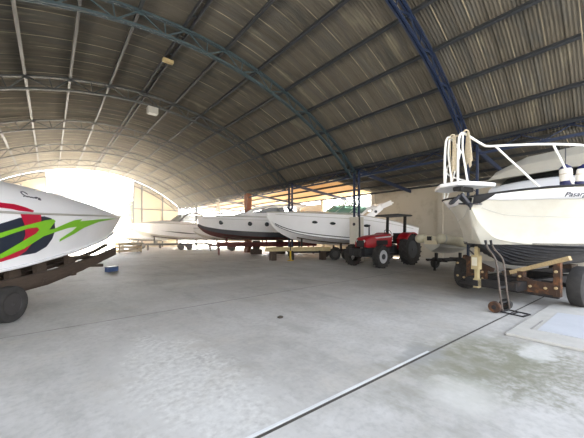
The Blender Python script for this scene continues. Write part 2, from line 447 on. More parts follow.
ORD = ['', 'first', 'second', 'third', 'fourth', 'fifth', 'sixth', 'seventh']
for k in range(-7, 8):
    a = PURL[k+7]*(.975 if abs(k) == 7 else 1); x, z = arc(a, -.10)
    R = Matrix.Rotation(-(-a), 3, 'Y')
    mb = MB()
    if k == 0:
        for s in (-.11, .11): mb.box((s, 21.35, -.01), (.05, 37.6, .14))
        for j in range(30): mb.box((0, 2.9+j*1.3, -.01), (.2, .06, .05))
    else:
        for dx, w, h, dz in ((0, .05, .19, -.02), (.03, .08, .012, .07), (-.03, .08, .012, -.11)):
            mb.box(R @ Vector((dx, 0, dz))+Vector((0, 21.35-.9, 0)), (w, 39.4, h), 0, R)
    o = mb.build('purlin', M['steelgrey']); o.location = (x, 0, z)
    lab = 'doubled steel ridge purlin along the top of the vault' if k == 0 else \
        f"{ORD[abs(k)]} steel purlin down from the ridge, on the {'tractor' if k > 0 else 'striped speedboat'} side"
    tag(o, lab, 'purlin', 'roof purlins')

# posts, girders, aisle rafters --------------------------------------------
def laced_post(y, m, label, dy=.34, lace=True, h=5.35):
    t = thing('steel_post', label, 'post', (XR, y, 0), group='posts along the aisle')
    for s in (-1, 1):
        MB().box((0, s*dy/2, h/2), (.14, .07, h)).build('upright', m, t)
    mb = MB(); n = 14; z0 = .3
    for i in range(n):
        za, zb = z0+(h-z0-.3)*i/n, z0+(h-z0-.3)*(i+1)/n; s = 1 if i % 2 else -1
        for xx in (-.06, .06): mb.bar((xx, -s*dy/2, za), (xx, s*dy/2, zb), .012, .04, up=(1, 0, 0))
    mb.build('lacing', m, t)
    MB().box((0, 0, h+.02), (.34, dy+.2, .05)).build('cap_plate', m, t)
    MB().box((0, 0, .015), (.4, dy+.2, .03)).build('base_plate', m, t)
    return t
p = laced_post(TY[2], M['steelblue'], 'blue laced steel post with white lower casing, behind the red tractor')
MB().prism([(-.3, -.29), (.3, -.29), (.3, .29), (-.3, .29)], .03, 2.62).build('concrete_casing', M['gelwarm'], p, bevel=.03)
mb = MB().tube(bez([(-.25, -.34, 2.7), (-.22, -.36, 2.55), (-.2, -.36, 2.0), (-.2, -.36, .4)], 6), .045, 8)
mb.build('downpipe', M['black'], p, smooth=40)
MB().lathe([(-.02, .09), (.02, .09)], (-.31, -.05, 2.2), 'x', 16).build('round_plate', M['stripe'], p)
laced_post(TY[1], M['steelblue'], 'blue laced steel post behind the white fishing boat')
laced_post(TY[3], M['steelblue'], 'dark blue laced post standing between the two big cruisers', .36)
t = thing('column', 'rust-red painted column rising behind the porthole cruiser', 'post', (XR, TY[4], 0), group='posts along the aisle')
MB().box((0, 0, 2.66), (.5, .5, 5.32)).build('shaft', M['brickred'], t, bevel=.02)
MB().box((0, 0, 5.36), (.62, .62, .08)).build('cap_plate', M['steelteal'], t)
laced_post(TY[5], M['steelpale'], 'pale grey laced post beyond the rust-red column', .5)
laced_post(TY[6], M['steelteal'], 'slim dark post above the stern of the sports boat', .3)
laced_post(TY[7]-.25, M['steelteal'], 'corner post of the far end gable', .3)
BAY = ['behind the fishing boat wheelhouse', 'over the red tractor', 'over the green-windscreen cruiser', 'over the porthole cruiser', 'past the rust-red column', 'over the sports boat stern', 'running up to the end gable']
for k in range(7):
    ya, yb = TY[k]+.26, TY[k+1]-.26
    t = thing('edge_girder', 'blue steel edge girder '+BAY[k], 'girder', (XR, (ya+yb)/2, 5.2), group='edge girders between posts')
    L_ = (yb-ya)/2
    MB().box((0, 0, .22), (.12, 2*L_, .10)).build('top_chord', M['steelblue'], t)
    MB().box((0, 0, -.22), (.12, 2*L_, .10)).build('bottom_chord', M['steelblue'], t)
    mb = MB(); n = 8
    for i in range(n):
        s = 1 if i % 2 else -1
        mb.bar((0, -L_+2*L_*i/n, -.17*s), (0, -L_+2*L_*(i+1)/n, .17*s), .04, .04)
    mb.build('lacing', M['steelblue'], t)
def az(x): return 5.62-.62*(x-XR)/(WX+.5-XR)
RL = ['behind the fishing boat', 'from the fishing boat bow toward the wall', 'from the post by the tractor', 'from the laced post between the cruisers', 'from the rust-red column', 'from the pale laced post', 'from the slim dark post', 'from the gable corner post']
for k in range(1, 8):
    y = TY[k]-(.4 if k == 7 else 0); a, c = XR+.2, WX+.1
    mb = MB().bar((0, 0, az(a)-.28-5), (c-a, 0, az(c)-.28-5), .09, .2)
    o = mb.build('rafter', M['steelblue']); o.location = (a, y, 5)
    tag(o, 'dark blue sloping aisle rafter '+RL[k], 'rafter', 'aisle rafters')
for k in range(4):
    x = XR+1.0+1.75*k
    o = MB().box((0, 21, 0), (.06, 38.4, .14)).build('aisle_purlin', M['steelgrey']); o.location = (x, 0, az(x)-.12)
    tag(o, f"{['first', 'second', 'third', 'last'][k]} steel purlin of the low aisle roof, counted from the posts to the wall", 'purlin', 'aisle purlins')

# walls -------------------------------------------------------------------
def wallseg(name, y0, y1, z1, th=.2):
    return struct(MB().box((WX+th/2, (y0+y1)/2, z1/2), (th, y1-y0, z1)).build(name, M['plaster']))
wallseg('wall_right', -2.5, 13.35, 4.92)
wallseg('wall_right_low', 13.35, 18.9, 3.55)
wallseg('wall_right_mid', 18.9, 22.6, 4.6)
wallseg('wall_right_far', 22.6, 40.1, 1.3)
struct(MB().box((CX-HALF-.15, 25.0, 2.65), (.2, 30.2, 5.3)).build('wall_left_shade', M['plaster']))  # unseen wall added to shade this side; near end left open for light
M['apron'] = mat('pale_concrete_apron', (222, 214, 198), .9, var=.06, scale=1)
struct(MB().box((29, 30, -.12), (16.5, 60, .2)).build('ground_apron_bounce', M['apron']))  # pale slab outside the wall, added to bounce sun under the aisle roof
struct(MB().box((5, 50.5, -.12), (24, 20, .2)).build('ground_apron_end', M['apron']))
mb = MB()
for y in (2.5, 8.0, 13.25, 18.95, 22.5): mb.box((WX-.08, y, 2.46), (.2, .3, 4.92))
struct(mb.build('trim_6', M['plaster']))
# gable panels of the far end
def gable_poly(x0, x1, zlow):
    n = 10; pts = [(x0, zlow), (x1, zlow)]
    for i in range(n+1):
        x = x1+(x0-x1)*i/n; pts.append((x, TOP-RAD+math.sqrt((RAD-.05)**2-(x-CX)**2)))
    return pts
YE = TY[7]
OP0, OP1 = -.35, 7.95
struct(MB().prism(gable_poly(OP1, XR-.1, 0), YE, YE+.05, axis='y').build('wall_end_right', M['gable']))
struct(MB().prism(gable_poly(CX-HALF, OP0, 0), YE, YE+.05, axis='y').build('wall_end_left', M['gable']))
mb = MB()
for x in (OP0, OP1, 8.9, 11.4, -2.3): mb.box((x, YE-.06, 3.9 if OP0 <= x <= 8.9 else 3.4), (.14, .12, 7.8 if OP0 <= x <= 8.9 else 6.8))
for z in (2.5, 4.9): mb.box(((OP1+XR)/2, YE-.06, z), (XR-OP1, .1, .1)); mb.box(((OP0+CX-HALF)/2, YE-.06, z), (OP0-CX+HALF, .1, .1))
struct(mb.build('trim_7', M['steelgrey']))

# ------------------------------------------------------------------ wheels
def wheel(parent, loc, r, w, rr, rimmat, name='wheel', lugs=0, lugh=.03, side=1, dish=.05):
    c = Vector(loc); mb = MB(); h = w/2
    mb.lathe([(-h*.75, rr), (-h*.96, rr+(r-rr)*.25), (-h, rr+(r-rr)*.6), (-h*.86, r*.965), (-h*.5, r), (h*.5, r), (h*.86, r*.965), (h, rr+(r-rr)*.6), (h*.96, rr+(r-rr)*.25), (h*.75, rr), (-h*.75, rr)], c, 'y', 36, caps=False)
    for i in range(lugs):
        a = 2*PI*i/lugs
        for s in (-1, 1):
            aa = a+(0 if s < 0 else PI/lugs)
            p = Vector((math.cos(aa)*r, s*h*.98, math.sin(aa)*r)); q = Vector((math.cos(aa+.22)*(r+.002), s*.01, math.sin(aa+.22)*(r+.002)))
            mb.bar(c+p*Vector((.985, 1, .985)), c+q, .045, lugh*2, up=(math.cos(aa), 0, math.sin(aa)))
    t = mb.build(name, M['tyre'], parent, smooth=35)
    rb = MB()
    rb.lathe([(h*.72, rr*1.01), (h*.78, rr*.97), (h*.55-dish, rr*.82), (h*.45-dish, rr*.5), (h*.6-dish, rr*.42), (h*.7, rr*.2), (h*.8, rr*.1)] if side > 0 else
             [(-h*.8, rr*.1), (-h*.7, rr*.2), (-h*.6+dish, rr*.42), (-h*.45+dish, rr*.5), (-h*.55+dish, rr*.82), (-h*.78, rr*.97), (-h*.72, rr*1.01)], c, 'y', 28)
    o = rb.build('rim', rimmat, t, smooth=40)
    bb = MB()
    for i in range(6):
        a = 2*PI*i/6; bb.box(c+Vector((math.cos(a)*rr*.46, side*(h*.55-dish*.8), math.sin(a)*rr*.46)), (.03, .03, .03))
    bb.build('wheel_nuts', M['black'], t)
    return t

# ------------------------------------------------------------------ hulls
class Hull:
    """local frame: bow at x=0 pointing +x, stern at x=-L, z up from the floor"""
    def __init__(s, L, A, beam, sheer, chw, chz, keel, flare=1.5, bowround=.55):
        s.L = L; s.A = A; s.d = dict(b=beam, s=sheer, c=chw, h=chz, k=keel); s.fl = flare
    def g(s, key, a): return interp(s.A, s.d[key], a)
    def side(s, a, q, sgn, off=0.):
        b, c, z0, z1 = s.g('b', a), s.g('c', a), s.g('h', a), s.g('s', a)
        y = c+(b-c)*q**s.fl+.03*min(1, c*3)*(1-q); z = z0+(z1-z0)*q
        return Vector((-a, sgn*(y+off), z))
    def mesh(s, n=48, nq=10, stripe=None, strakes=0, power=1.7):
        rows = []; nb = 8 if strakes else 4
        for i in range(n+1):
            a = s.L*(i/n)**power
            k, c, hz = s.g('k', a), s.g('c', a), s.g('h', a)
            half = []
            for j in range(nb+1):
                t = j/nb; y = c*t; z = k+(hz-k)*t
                if strakes and 0 < j < nb:
                    half.append((y, z-.02*min(1, c))); half.append((y+.012, z+.03*min(1, c)))
                else: half.append((y, z))
            half.append((c+.03*min(1, c*3), hz+.012))
            for j in range(1, nq+1):
                p = s.side(a, j/nq, 1); half.append((p.y, p.z))
            full = [(-a, -y, z) for y, z in half[::-1]]+[(-a, y, z) for y, z in half[1:]]
            rows.append(full)
        m_half = [1]*((len(half)-1)-nq-1)+[1]+[0]*nq
        if stripe:
            for j in range(nq):
                if stripe[0] <= j < stripe[1]: m_half[len(m_half)-nq+j] = 2
        mats = m_half[::-1]+m_half
        mb = MB(); mb.grid(rows, mats=mats)
        mb.add(rows[-1], [tuple(range(len(rows[-1])))], 0)
        return mb
    def deck(s, camber, n=36, m=14, a0=0., a1=None, drop=0., power=1.5):
        """camber: function(a)->crown height over the sheer"""
        rows = []; a1 = a1 or s.L
        for i in range(n+1):
            a = a0+(a1-a0)*(i/n)**power; b = s.g('b', a); z = s.g('s', a); r = []
            for j in range(m+1):
                t = -1+2*j/m; r.append((-a, b*t, z-drop+camber(a)*(1-abs(t)**2.4)))
            rows.append(r)
        return MB().grid(rows)
    def rail(s, w, n=40, z=0., a1=None, power=1.6):
        pts = []
        for i in range(n, -1, -1):
            a = (a1 or s.L)*(i/n)**power; pts.append((-a, s.g('b', a)+.01, s.g('s', a)+z))
        pts += [(x, -y, zz) for x, y, zz in pts[::-1][1:]]
        return MB().tube(pts, w, 8)
def on_side(h, poly, off, sgn, cuts=4):
    """a flat-cut decal laid onto the hull side; poly in (distance from bow, 0..1 up the side)"""
    bm = bmesh.new(); vs = [bm.verts.new((p[0], p[1], 0)) for p in poly]
    es = [bm.edges.new((vs[i], vs[(i+1) % len(vs)])) for i in range(len(vs))]
    bmesh.ops.triangle_fill(bm, edges=es, use_beauty=True)
    for _ in range(cuts):
        long = [e for e in bm.edges if math.hypot((e.verts[0].co.x-e.verts[1].co.x), (e.verts[0].co.y-e.verts[1].co.y)*1.1) > .18]
        if not long: break
        bmesh.ops.subdivide_edges(bm, edges=long, cuts=1); bmesh.ops.triangulate(bm, faces=bm.faces)
    mb = MB(); bm.verts.index_update()
    mb.add([h.side(v.co.x, v.co.y, sgn, off) for v in bm.verts], [tuple(v.index for v in f.verts) for f in bm.faces])
    bm.free(); return mb
def heading(dx, dy): return math.atan2(dy, dx)

# ================================================================== striped speedboat on its trailer
HA = Hull(9.5, [0, .3, .8, 1.5, 2.5, 3.5, 5, 6.7, 9.5], [.02, .2, .42, .70, .95, 1.08, 1.2, 1.25, 1.2], [2.32, 2.31, 2.29, 2.26, 2.21, 2.16, 2.08, 2.0, 1.92],
          [.01, .06, .17, .36, .6, .78, .96, 1.06, 1.08], [2.2, 2.03, 1.82, 1.6, 1.42, 1.28, 1.10, .94, .84], [2.18, 1.95, 1.62, 1.32, 1.08, .93, .8, .72, .68], 1.4)
A_LOC = (2.18, 13.5, 0); A_RZ = heading(.559, .829)
t = thing('speedboat', 'white speedboat with red, black and green swoosh graphics, on a dark trailer', 'boat', A_LOC, A_RZ)
HA.mesh(60, 12).build('hull', [M['gel'], M['gel'], M['gel']], t, smooth=32)
def cA(a): return interp([0, 1.5, 3.5, 5.4, 7, 9.5], [0, .18, .49, .68, .75, .75], a)
HA.deck(cA, 40, 20).build('deck', M['gel'], t, smooth=50)
HA.rail(.022, 60, -.01).build('rub_rail', M['grey_gel'], t, smooth=50)
mb = MB()   # lifting strakes along the bottom edge
for q, w_ in ((0, .05),):
    pts = [HA.side(a, 0, -1, .03) for a in [1.2+.2*i for i in range(38)]]
    mb.tube(pts, .03, 6); mb.tube([Vector((p.x, -p.y, p.z)) for p in pts], .03, 6)
for fr in (.62,):
    for sg in (-1, 1):
        pts = [Vector((-a, sg*HA.g('c', a)*fr, HA.g('k', a)+(HA.g('h', a)-HA.g('k', a))*fr-.01)) for a in [2+.25*i for i in range(28)]]
        mb.tube(pts, .035, 5)
mb.build('spray_rail', M['gel'], t, smooth=40)
BLK = [(7.002, 0.759), (6.882, 0.8), (6.518, 0.904), (5.886, 0.942), (5.652, 0.898), (5.509, 0.8), (5.418, 0.635), (5.457, 0.436), (5.606, 0.283), (5.918, 0.194), (6.341, 0.201), (6.739, 0.213), (7.2, .19), (7.9, .25), (8.2, .5), (7.9, .72), (7.4, .78)]
RNG = [(6.537, 0.985), (6.015, 0.985), (5.955, 0.865), (5.962, 0.623), (6.06, 0.411), (6.208, 0.273), (6.388, 0.194), (6.729, 0.152), (7.2, 0.13), (7.8, .16), (7.8, .22), (7.2, .19), (6.875, 0.213), (6.743, 0.239), (6.545, 0.295), (6.342, 0.41), (6.294, 0.583), (6.367, 0.772)]
GRN = [(7.9, .55), (7.3, .585), (6.96, 0.626), (6.839, 0.65), (6.391, 0.757), (5.836, 0.86), (5.603, 0.882), (5.507, 0.838), (5.646, 0.656), (5.468, 0.671), (4.805, 0.852), (4.468, 0.879), (4.533, 0.819), (3.361, 0.866), (1.969, 0.896), (3.435, 0.778), (4.238, 0.621), (4.603, 0.497), (5.192, 0.343), (5.182, 0.406), (4.745, 0.579), (4.602, 0.676), (4.974, 0.66), (5.538, 0.567), (5.77, 0.524), (6.264, 0.327), (6.739, 0.215), (7.3, .1), (7.4, .17), (6.878, 0.261), (6.755, 0.3), (6.403, 0.445), (6.023, 0.598), (5.954, 0.671), (6.036, 0.72), (6.265, 0.704), (6.605, 0.627), (6.817, 0.567), (7.3, .49), (7.9, .46)]
for sgn in (-1, 1):
    on_side(HA, BLK, .008, sgn).build('black_graphic', M['navy'], t)['label'] = 'dark blue-black oval graphic'
    on_side(HA, RNG, .013, sgn).build('red_graphic', M['red'], t)['label'] = 'crimson ring graphic'
    on_side(HA, GRN, .018, sgn).build('green_graphic', M['green'], t)['label'] = 'lime green lightning graphic'
def deckA(a, tt, off=.006, sgn=-1):
    return Vector((-a, sgn*HA.g('b', a)*tt, HA.g('s', a)+cA(a)*(1-abs(tt)**2.4)+off))
RT_U = [(8.2, .905), (7.6, .908), (6.937, .909), (6.802, .907), (6.514, .909), (6.306, .938), (6.143, .975)]
RT_L = [(8.2, .965), (7.6, .965), (7.019, .964), (6.889, .965), (6.678, .971), (6.549, .985), (6.2, .995)]
for sgn in (-1, 1):
    rows = []
    for i in range(31):
        f = i/30*6; k = min(int(f), 5); r = f-k
        u = [RT_U[k][j]*(1-r)+RT_U[k+1][j]*r for j in (0, 1)]; l = [RT_L[k][j]*(1-r)+RT_L[k+1][j]*r for j in (0, 1)]
        rows.append([deckA(u[0]*(1-s)+l[0]*s, u[1]*(1-s)+l[1]*s, .008, sgn) for s in (0, .33, .66, 1)])
    MB().grid(rows).build('red_graphic', M['red'], t)
def sm(pts, n=6): return [(p.x, p.y) for p in bez([(a, b, 0) for a, b in pts], n)]
C1 = sm([(5.86, .715), (5.88, .675), (5.93, .668), (5.99, .69), (6.01, .735), (5.97, .765), (5.92, .76)])
C2 = sm([(6.06, .772), (5.99, .758), (5.95, .772), (5.9, .76), (5.87, .775), (5.83, .762), (5.80, .778), (5.76, .765), (5.73, .78), (5.70, .752), (5.66, .757), (5.645, .78), (5.69, .79), (5.64, .80), (5.6, .76)])
mb = MB()
for cpts in (C1, C2): mb.tube([deckA(a, tt, .008) for a, tt in cpts], .011, 5)
mb.build('script_emblem', M['script'], t, smooth=50)
mb = MB().tube(bez([deckA(3.9, .45, .02), deckA(4.4, .52, .03), deckA(5.0, .55, .03), deckA(5.4, .56, .01)], 6), .012, 6)
mb.build('grab_rail', M['rim'], t, smooth=50)
# sun pad and low windscreen further aft
def windscreen(parent, a0, w0, ln, z0, z1, rake, w1, frame, post=3, n=20, glass='wscreen'):
    lo, hi = [], []
    for i in range(n+1):
        s = -1+2*i/n; e = abs(s)**2.0
        lo.append(Vector((-(a0+ln*e), w0*math.sin(s*PI/2)**1 if True else 0, z0)))
        hi.append(Vector((-(a0+rake+(ln-rake*.3)*e), w1*math.sin(s*PI/2), z1-(z1-z0)*.25*e*abs(s))))
    MB().grid([lo, [(a+b)/2 for a, b in zip(lo, hi)], hi]).build('windscreen', M[glass], parent, smooth=60, solid=.012)
    mb = MB().tube(hi, .03, 6).tube(lo, .025, 6)
    for i in range(0, n+1, max(1, n//(post*2))): mb.tube([lo[i], hi[i]], .022, 6)
    mb.build('windscreen_frame', frame, parent, smooth=50)
windscreen(t, 6.3, 1.0, 1.8, 2.72, 3.05, .55, .8, M['stripe'])

tr = thing('boat_trailer', 'dark tandem-axle trailer carrying the striped speedboat', 'trailer', A_LOC, A_RZ, 'boat trailers')
mb = MB()
for sg in (-1, 1):
    pts = [(-9.0, sg*.80, .48), (-6.9, sg*.80, .48), (-5.2, sg*.78, .52), (-3.6, sg*.62, .66), (-2.5, sg*.42, .82)]
    for p, q in zip(pts, pts[1:]): mb.bar(p, q, .1, .2)
for x in (-8.8, -6.2, -4.4, -2.6): mb.bar((x, -.8 if x < -5 else -.68, .5 if x < -5 else .6), (x, .8 if x < -5 else .68, .5 if x < -5 else .6), .09, .09)
mb.build('frame', M['wood'], tr)
for sg in (-1, 1):
    pts = [(-8.8, sg*1.0, .60), (-6.9, sg*1.0, .60), (-5.2, sg*.98, .66), (-3.6, sg*.92, .82), (-2.2, sg*.86, 1.04)]
    mb = MB()
    for p, q in zip(pts, pts[1:]): mb.bar(p, q, .09, .24)
    mb.build('side_plank', M['wood'], tr)
    for x, z0, z1 in ((-5.6, .55, .98), (-4.6, .58, 1.02), (-6.3, .5, .92)):
        MB().bar((x, sg*.96, z0), (x+.12, sg*.84, z1), .3, .09, up=(0, 1, 0)).box((x, sg*.92, z0+.02), (.1, .26, .1)).build('bunk_bracket', M['wood'], tr)
    mb = MB()
    pts = [(-8.6, sg*.5, .70), (-5.4, sg*.52, .78), (-3.9, sg*.5, .92), (-2.6, sg*.44, 1.12), (-1.75, sg*.36, 1.30)]
    for p, q in zip(pts, pts[1:]): mb.bar((p[0], p[1], p[2]-.06), (q[0], q[1], q[2]-.06), .12, .07)
    mb.build('bunk', M['wood'], tr)
for sg in (-1, 1):
    for x in (-6.73, -7.47): wheel(tr, (x, sg*1.22, .325), .325, .2, .19, M['bluewheel'], side=sg, dish=.03)
    MB().bar((-7.1, sg*1.1, .5), (-7.1, sg*.8, .5), .7, .08).build('axle_bracket', M['wood'], tr)
mb = MB().bar((-3.4, .62, .66), (-2.3, .2, .84), .09, .12).bar((-3.4, -.62, .66), (-2.3, -.2, .84), .09, .12).bar((-2.36, -.3, .84), (-2.36, .3, .84), .1, .12)
mb.build('drawbar', M['wood'], tr)
# ================================================================== fishing boat
B_LOC = (7.0, 2.18, 0); B_RZ = heading(-.97, .25)
HB = Hull(8.2, [0, .2, .5, 1, 1.5, 3, 5, 8.2], [.05, .38, .86, 1.38, 1.6, 1.68, 1.66, 1.6], [2.42, 2.46, 2.50, 2.53, 2.54, 2.54, 2.5, 2.44],
          [.02, .10, .26, .66, 1.06, 1.45, 1.5, 1.45], [2.15, 1.80, 1.48, 1.37, 1.33, 1.30, 1.28, 1.25], [2.12, 1.66, 1.3, 1.02, .86, .76, .74, .74], 1.7)
b = thing('fishing_boat', 'white fishing boat with black bottom paint and a white tubular bow rail', 'boat', B_LOC, B_RZ)
HB.mesh(60, 12, strakes=1).build('hull', [M['gelwarm'], M['blackpaint']], b, smooth=28, waterline=((0, 0, 1.37), (0, 0, 1)))
HB.deck(lambda a: .05*min(1, a), 30, 12, drop=.03).build('deck', M['gelwarm'], b, smooth=50)
HB.rail(.022, 60, .0).build('rub_rail', M['rubber'], b, smooth=50)
rows = []
for sgn in (-1, 1):
    rows = [[HB.side(a, q, sgn, .014) for q in (.80, .86, .92, .97)] for a in [.12+.1*i for i in range(70)]]
    MB().grid(rows).build('topside_band', M['gel'], b, smooth=60, solid=.02)['label'] = 'clean white band under the gunwale'
    mb = MB(); mb.tube([HB.side(a, (1.39-HB.g('h', a))/(HB.g('s', a)-HB.g('h', a)), sgn, .006) for a in [1.0+.15*i for i in range(44)]], .012, 6)
    mb.build('waterline_stripe', M['rubber'], b)
    mb = MB(); mb.tube([HB.side(a, .52-.03*a/3, sgn, .0) for a in [.15+.15*i for i in range(48)]], .009, 6)
    mb.build('hull_knuckle', M['grey_gel'], b, smooth=50)
# bow guard
rows = []
for a in (0, .06, .14, .24):
    rows.append([HB.side(a, q, s_, .025) for s_, q in [(-1, .8), (-1, .9), (-1, 1.0)]])
mb = MB()
for s_ in (-1, 1): mb.grid([[HB.side(a, q, s_, .025) for q in (.35+3.0*a, .66+1.6*a, 1.0)] for a in (0, .04, .09, .15, .2)])
mb.build('bow_guard', M['rubber'], b, smooth=60, solid=.03)
# pulpit
pp = [(.58, .12), (.58, -.30), (.1, -.80), (-.35, -.80), (-.35, .34), (.0, .30)]
MB().prism(pp, 2.62, 2.70).build('pulpit', M['gel'], b, bevel=.02)
mb = MB().box((.14, -.05, 2.60), (.5, .10, .14)).tube([(.34, -.14, 2.58), (.34, .04, 2.58)], .05, 12)
mb.build('anchor_roller', M['rubber'], b)
mb = MB().tube(bez([(.28, -.05, 2.44), (.34, -.16, 2.3), (.24, -.3, 2.3), (.1, -.24, 2.42)], 6), .035, 8)
mb.bar((.3, 0, 2.46), (.0, .02, 2.2), .05, .07); mb.bar((.02, -.2, 2.28), (.02, .22, 2.24), .16, .03)
mb.build('anchor', M['stripe'], b)
rl = MB()
def rail_path(sg):
    o = -.10
    return [(.50, o+sg*.15, 2.72), (.50, o+sg*.15, 3.1), (.47, o+sg*.15, 3.55), (.42, o+sg*.15, 3.70), (.33, o+sg*.15, 3.745), (.20, o+sg*.17, 3.71), (-.10, o*.5+sg*.25, 3.52), (-.18, o*.3+sg*.32, 3.47), (-.4, sg*.66, 3.42), (-.8, sg*1.12, 3.36), (-1.4, sg*1.48, 3.3), (-2.4, sg*1.6, 3.24), (-4.2, sg*1.62, 3.2)]
for sg in (-1, 1):
    rl = MB(); rl.tube(bez(rail_path(sg), 6), .024, 8)
    rl.tube(bez([(.33, -.1+sg*.15, 3.745), (.36, -.1+sg*.16, 3.4), (.28, -.1+sg*.17, 3.0), (.22, -.1+sg*.18, 2.72)], 5), .020, 8)
    rl.build('bow_rail', M['chrome'], b, smooth=50)
    for p, q in (((-.22, sg*.38, 3.46), (-.62, sg*1.0, 2.50)), ((-.80, sg*1.12, 3.36), (-1.02, sg*1.36, 2.50)), ((-2.2, sg*1.6, 3.25), (-2.3, sg*1.6, 2.5)), ((-4.1, sg*1.62, 3.2), (-4.15, sg*1.6, 2.48))):
        MB().tube([p, q], .02, 8).build('stanchion', M['chrome'], b, smooth=50)
MB().tube([(.40, -.24, 3.70), (.40, .04, 3.70)], .02, 8).build('crossbar', M['rope'], b, smooth=50)
# trunk cabin, windows, hardtop
def loft(secs, name, m, parent, smooth=30, bevel=0):
    mb = MB(); mb.grid(secs); k = len(secs[0])
    mb.add(secs[0], [tuple(range(k))]); mb.add(secs[-1], [tuple(range(k))])
    return mb.build(name, m, parent, smooth=smooth, bevel=bevel)
def sec(x, w_, z0, z1, cr=.06, tum=.1): return [(x, -w_, z0), (x, -w_+tum, z1)]+[(x, (-w_+tum)*(1-2*j/6), z1+cr*(1-(1-2*j/6)**2)) for j in range(1, 6)]+[(x, w_-tum, z1), (x, w_, z0)]
loft([sec(-1.9, .8, 2.44, 2.50), sec(-2.3, 1.0, 2.44, 2.84), sec(-2.6, 1.08, 2.44, 2.96), sec(-5.6, 1.15, 2.44, 3.0)], 'trunk_cabin', M['gel'], b)
loft([sec(-2.9, 1.0, 2.98, 3.05, .02), sec(-3.35, 1.05, 2.98, 3.27, .02), sec(-5.5, 1.1, 2.98, 3.27, .02)], 'wheelhouse_window', M['glass'], b)
top = [(-1.42, 3.24), (-1.2, 3.52), (-.4, 3.82), (1.2, 3.84), (1.42, 3.52), (1.42, 3.24)]
def hs(x, kx, dz): return [(x, y*kx, 3.24+(z-3.24)*dz) for y, z in top]
loft([hs(-2.95, .93, .5), hs(-3.2, 1, .92), hs(-3.4, 1, 1), hs(-5.9, 1, 1)], 'hardtop', M['grey_gel'], b, smooth=20, bevel=.03)
MB().tube([(-3.27, -1.02, 3.36), (-3.22, -.2, 3.45), (-3.22, .9, 3.42)], .008, 6).build('hardtop_seam', M['stripe'], b)
# registration lettering on the port bow
def lettering(txt, size, m, parent, name, origin, xdir, ydir, depth=.003):
    cu = bpy.data.curves.new('lettering', 'FONT'); cu.body = txt; cu.size = size; cu.extrude = depth
    o = bpy.data.objects.new(name, cu); COL.objects.link(o)
    dg = bpy.context.evaluated_depsgraph_get(); me = bpy.data.meshes.new_from_object(o.evaluated_get(dg))
    bpy.data.objects.remove(o); x = Vector(xdir).normalized(); y = Vector(ydir); y = (y-x*y.dot(x)).normalized(); z = x.cross(y)
    me.transform(Matrix((x, y, z)).transposed().to_4x4()); me.transform(Matrix.Translation(origin)); me.materials.clear(); me.materials.append(m)
    o = bpy.data.objects.new(name, me); COL.objects.link(o); o.parent = parent
    return o
p0 = HB.side(.98, .83, 1, .045); p1 = HB.side(1.4, .83, 1, .045); pu = HB.side(.98, .96, 1, .045)
lettering('Pasarg', .155, M['navy'], b, 'name_lettering', p0, p1-p0, pu-p0)

def to_world(loc, rz, p): return Matrix.Translation(loc) @ Matrix.Rotation(rz, 4, 'Z') @ Vector(p)
# ropes and fenders hang on the rail: things of their own
def rope_coil(sg, lab, n, drop, spread):
    t = thing('rope_coil', lab, 'rope', to_world(B_LOC, B_RZ, (.30, -.1+sg*.15, 2.7)), B_RZ, 'rope coils on the bow rail')
    for i in range(n):
        ph = (i-(n-1)/2)/n*spread; dz = drop*(.8+.2*random.random()); z0 = 1.07
        x0 = -.05-.10*i/n
        loop = []
        for k in range(24):
            a = 2*PI*k/24
            loop.append((x0+ph*.3+.045*math.sin(a)+.01*random.random(), .03+ph*.35*(.4+.6*(1-math.cos(a))/2)+.035*math.sin(a), z0-dz/2+dz/2*math.cos(a)))
        MB().tube(loop, .014, 6, closed=True).build('rope_loop', M['rope'], t, smooth=60)
    MB().tube(bez([(-.1, 0, 1.05), (-.06, .05, 1.09), (.0, .03, 1.1), (-.02, -.03, 1.06), (-.12, -.04, 1.04)], 5), .016, 6).build('rope_wrap', M['rope'], t, smooth=60)
    return t
rope_coil(1, 'thick coil of beige rope hanging from the bow rail hoop toward the wheelhouse', 9, .78, .75)
t = rope_coil(-1, 'thin bunch of beige rope hanging down the outer bow rail hoop', 5, .85, .25)
mb = MB().tube(bez([(.02, .0, 1.0), (-.04, -.03, .72), (-.2, -.12, .5), (-.42, -.25, .48), (-.62, -.37, .62), (-.7, -.41, .74), (-.72, -.46, .6), (-.72, -.46, .1)], 7), .014, 6)
mb.build('rope_tail', M['rope'], t, smooth=60)
for dx, lab, tl in (((-1.15, 1.2), 'white fender with navy ends lashed to the rail, bowward of the pair', .05), ((-1.45, 1.3), 'white fender with navy ends lashed to the rail, sternward of the pair', -.12)):
    t = thing('boat_fender', lab, 'fender', to_world(B_LOC, B_RZ, (dx[0], dx[1], 2.52)), B_RZ, 'fenders on the bow rail', rx=tl)
    MB().lathe([(.09, .075), (.13, .098), (.36, .098), (.41, .075)], (0, 0, 0), 'z', 20).build('body', M['fender'], t, smooth=50)
    MB().lathe([(0, .05), (.01, .08), (.06, .099), (.12, .102), (.14, .09)], (0, 0, 0), 'z', 20).build('end_cap', M['fblue'], t, smooth=50)
    MB().lathe([(.37, .085), (.385, .098), (.42, .08), (.45, .04), (.47, .03)], (0, 0, 0), 'z', 20).build('end_cap', M['fblue'], t, smooth=50)
    MB().tube([(.1*math.cos(a), .1*math.sin(a), .27) for a in [2*PI*k_/16 for k_ in range(16)]], .008, 6, closed=True).build('rope_band', M['rope'], t)
    MB().tube([(0, 0, .46), (.02, .02, .62), (.03, .03, .8)], .01, 6).build('lanyard', M['stripe'], t)

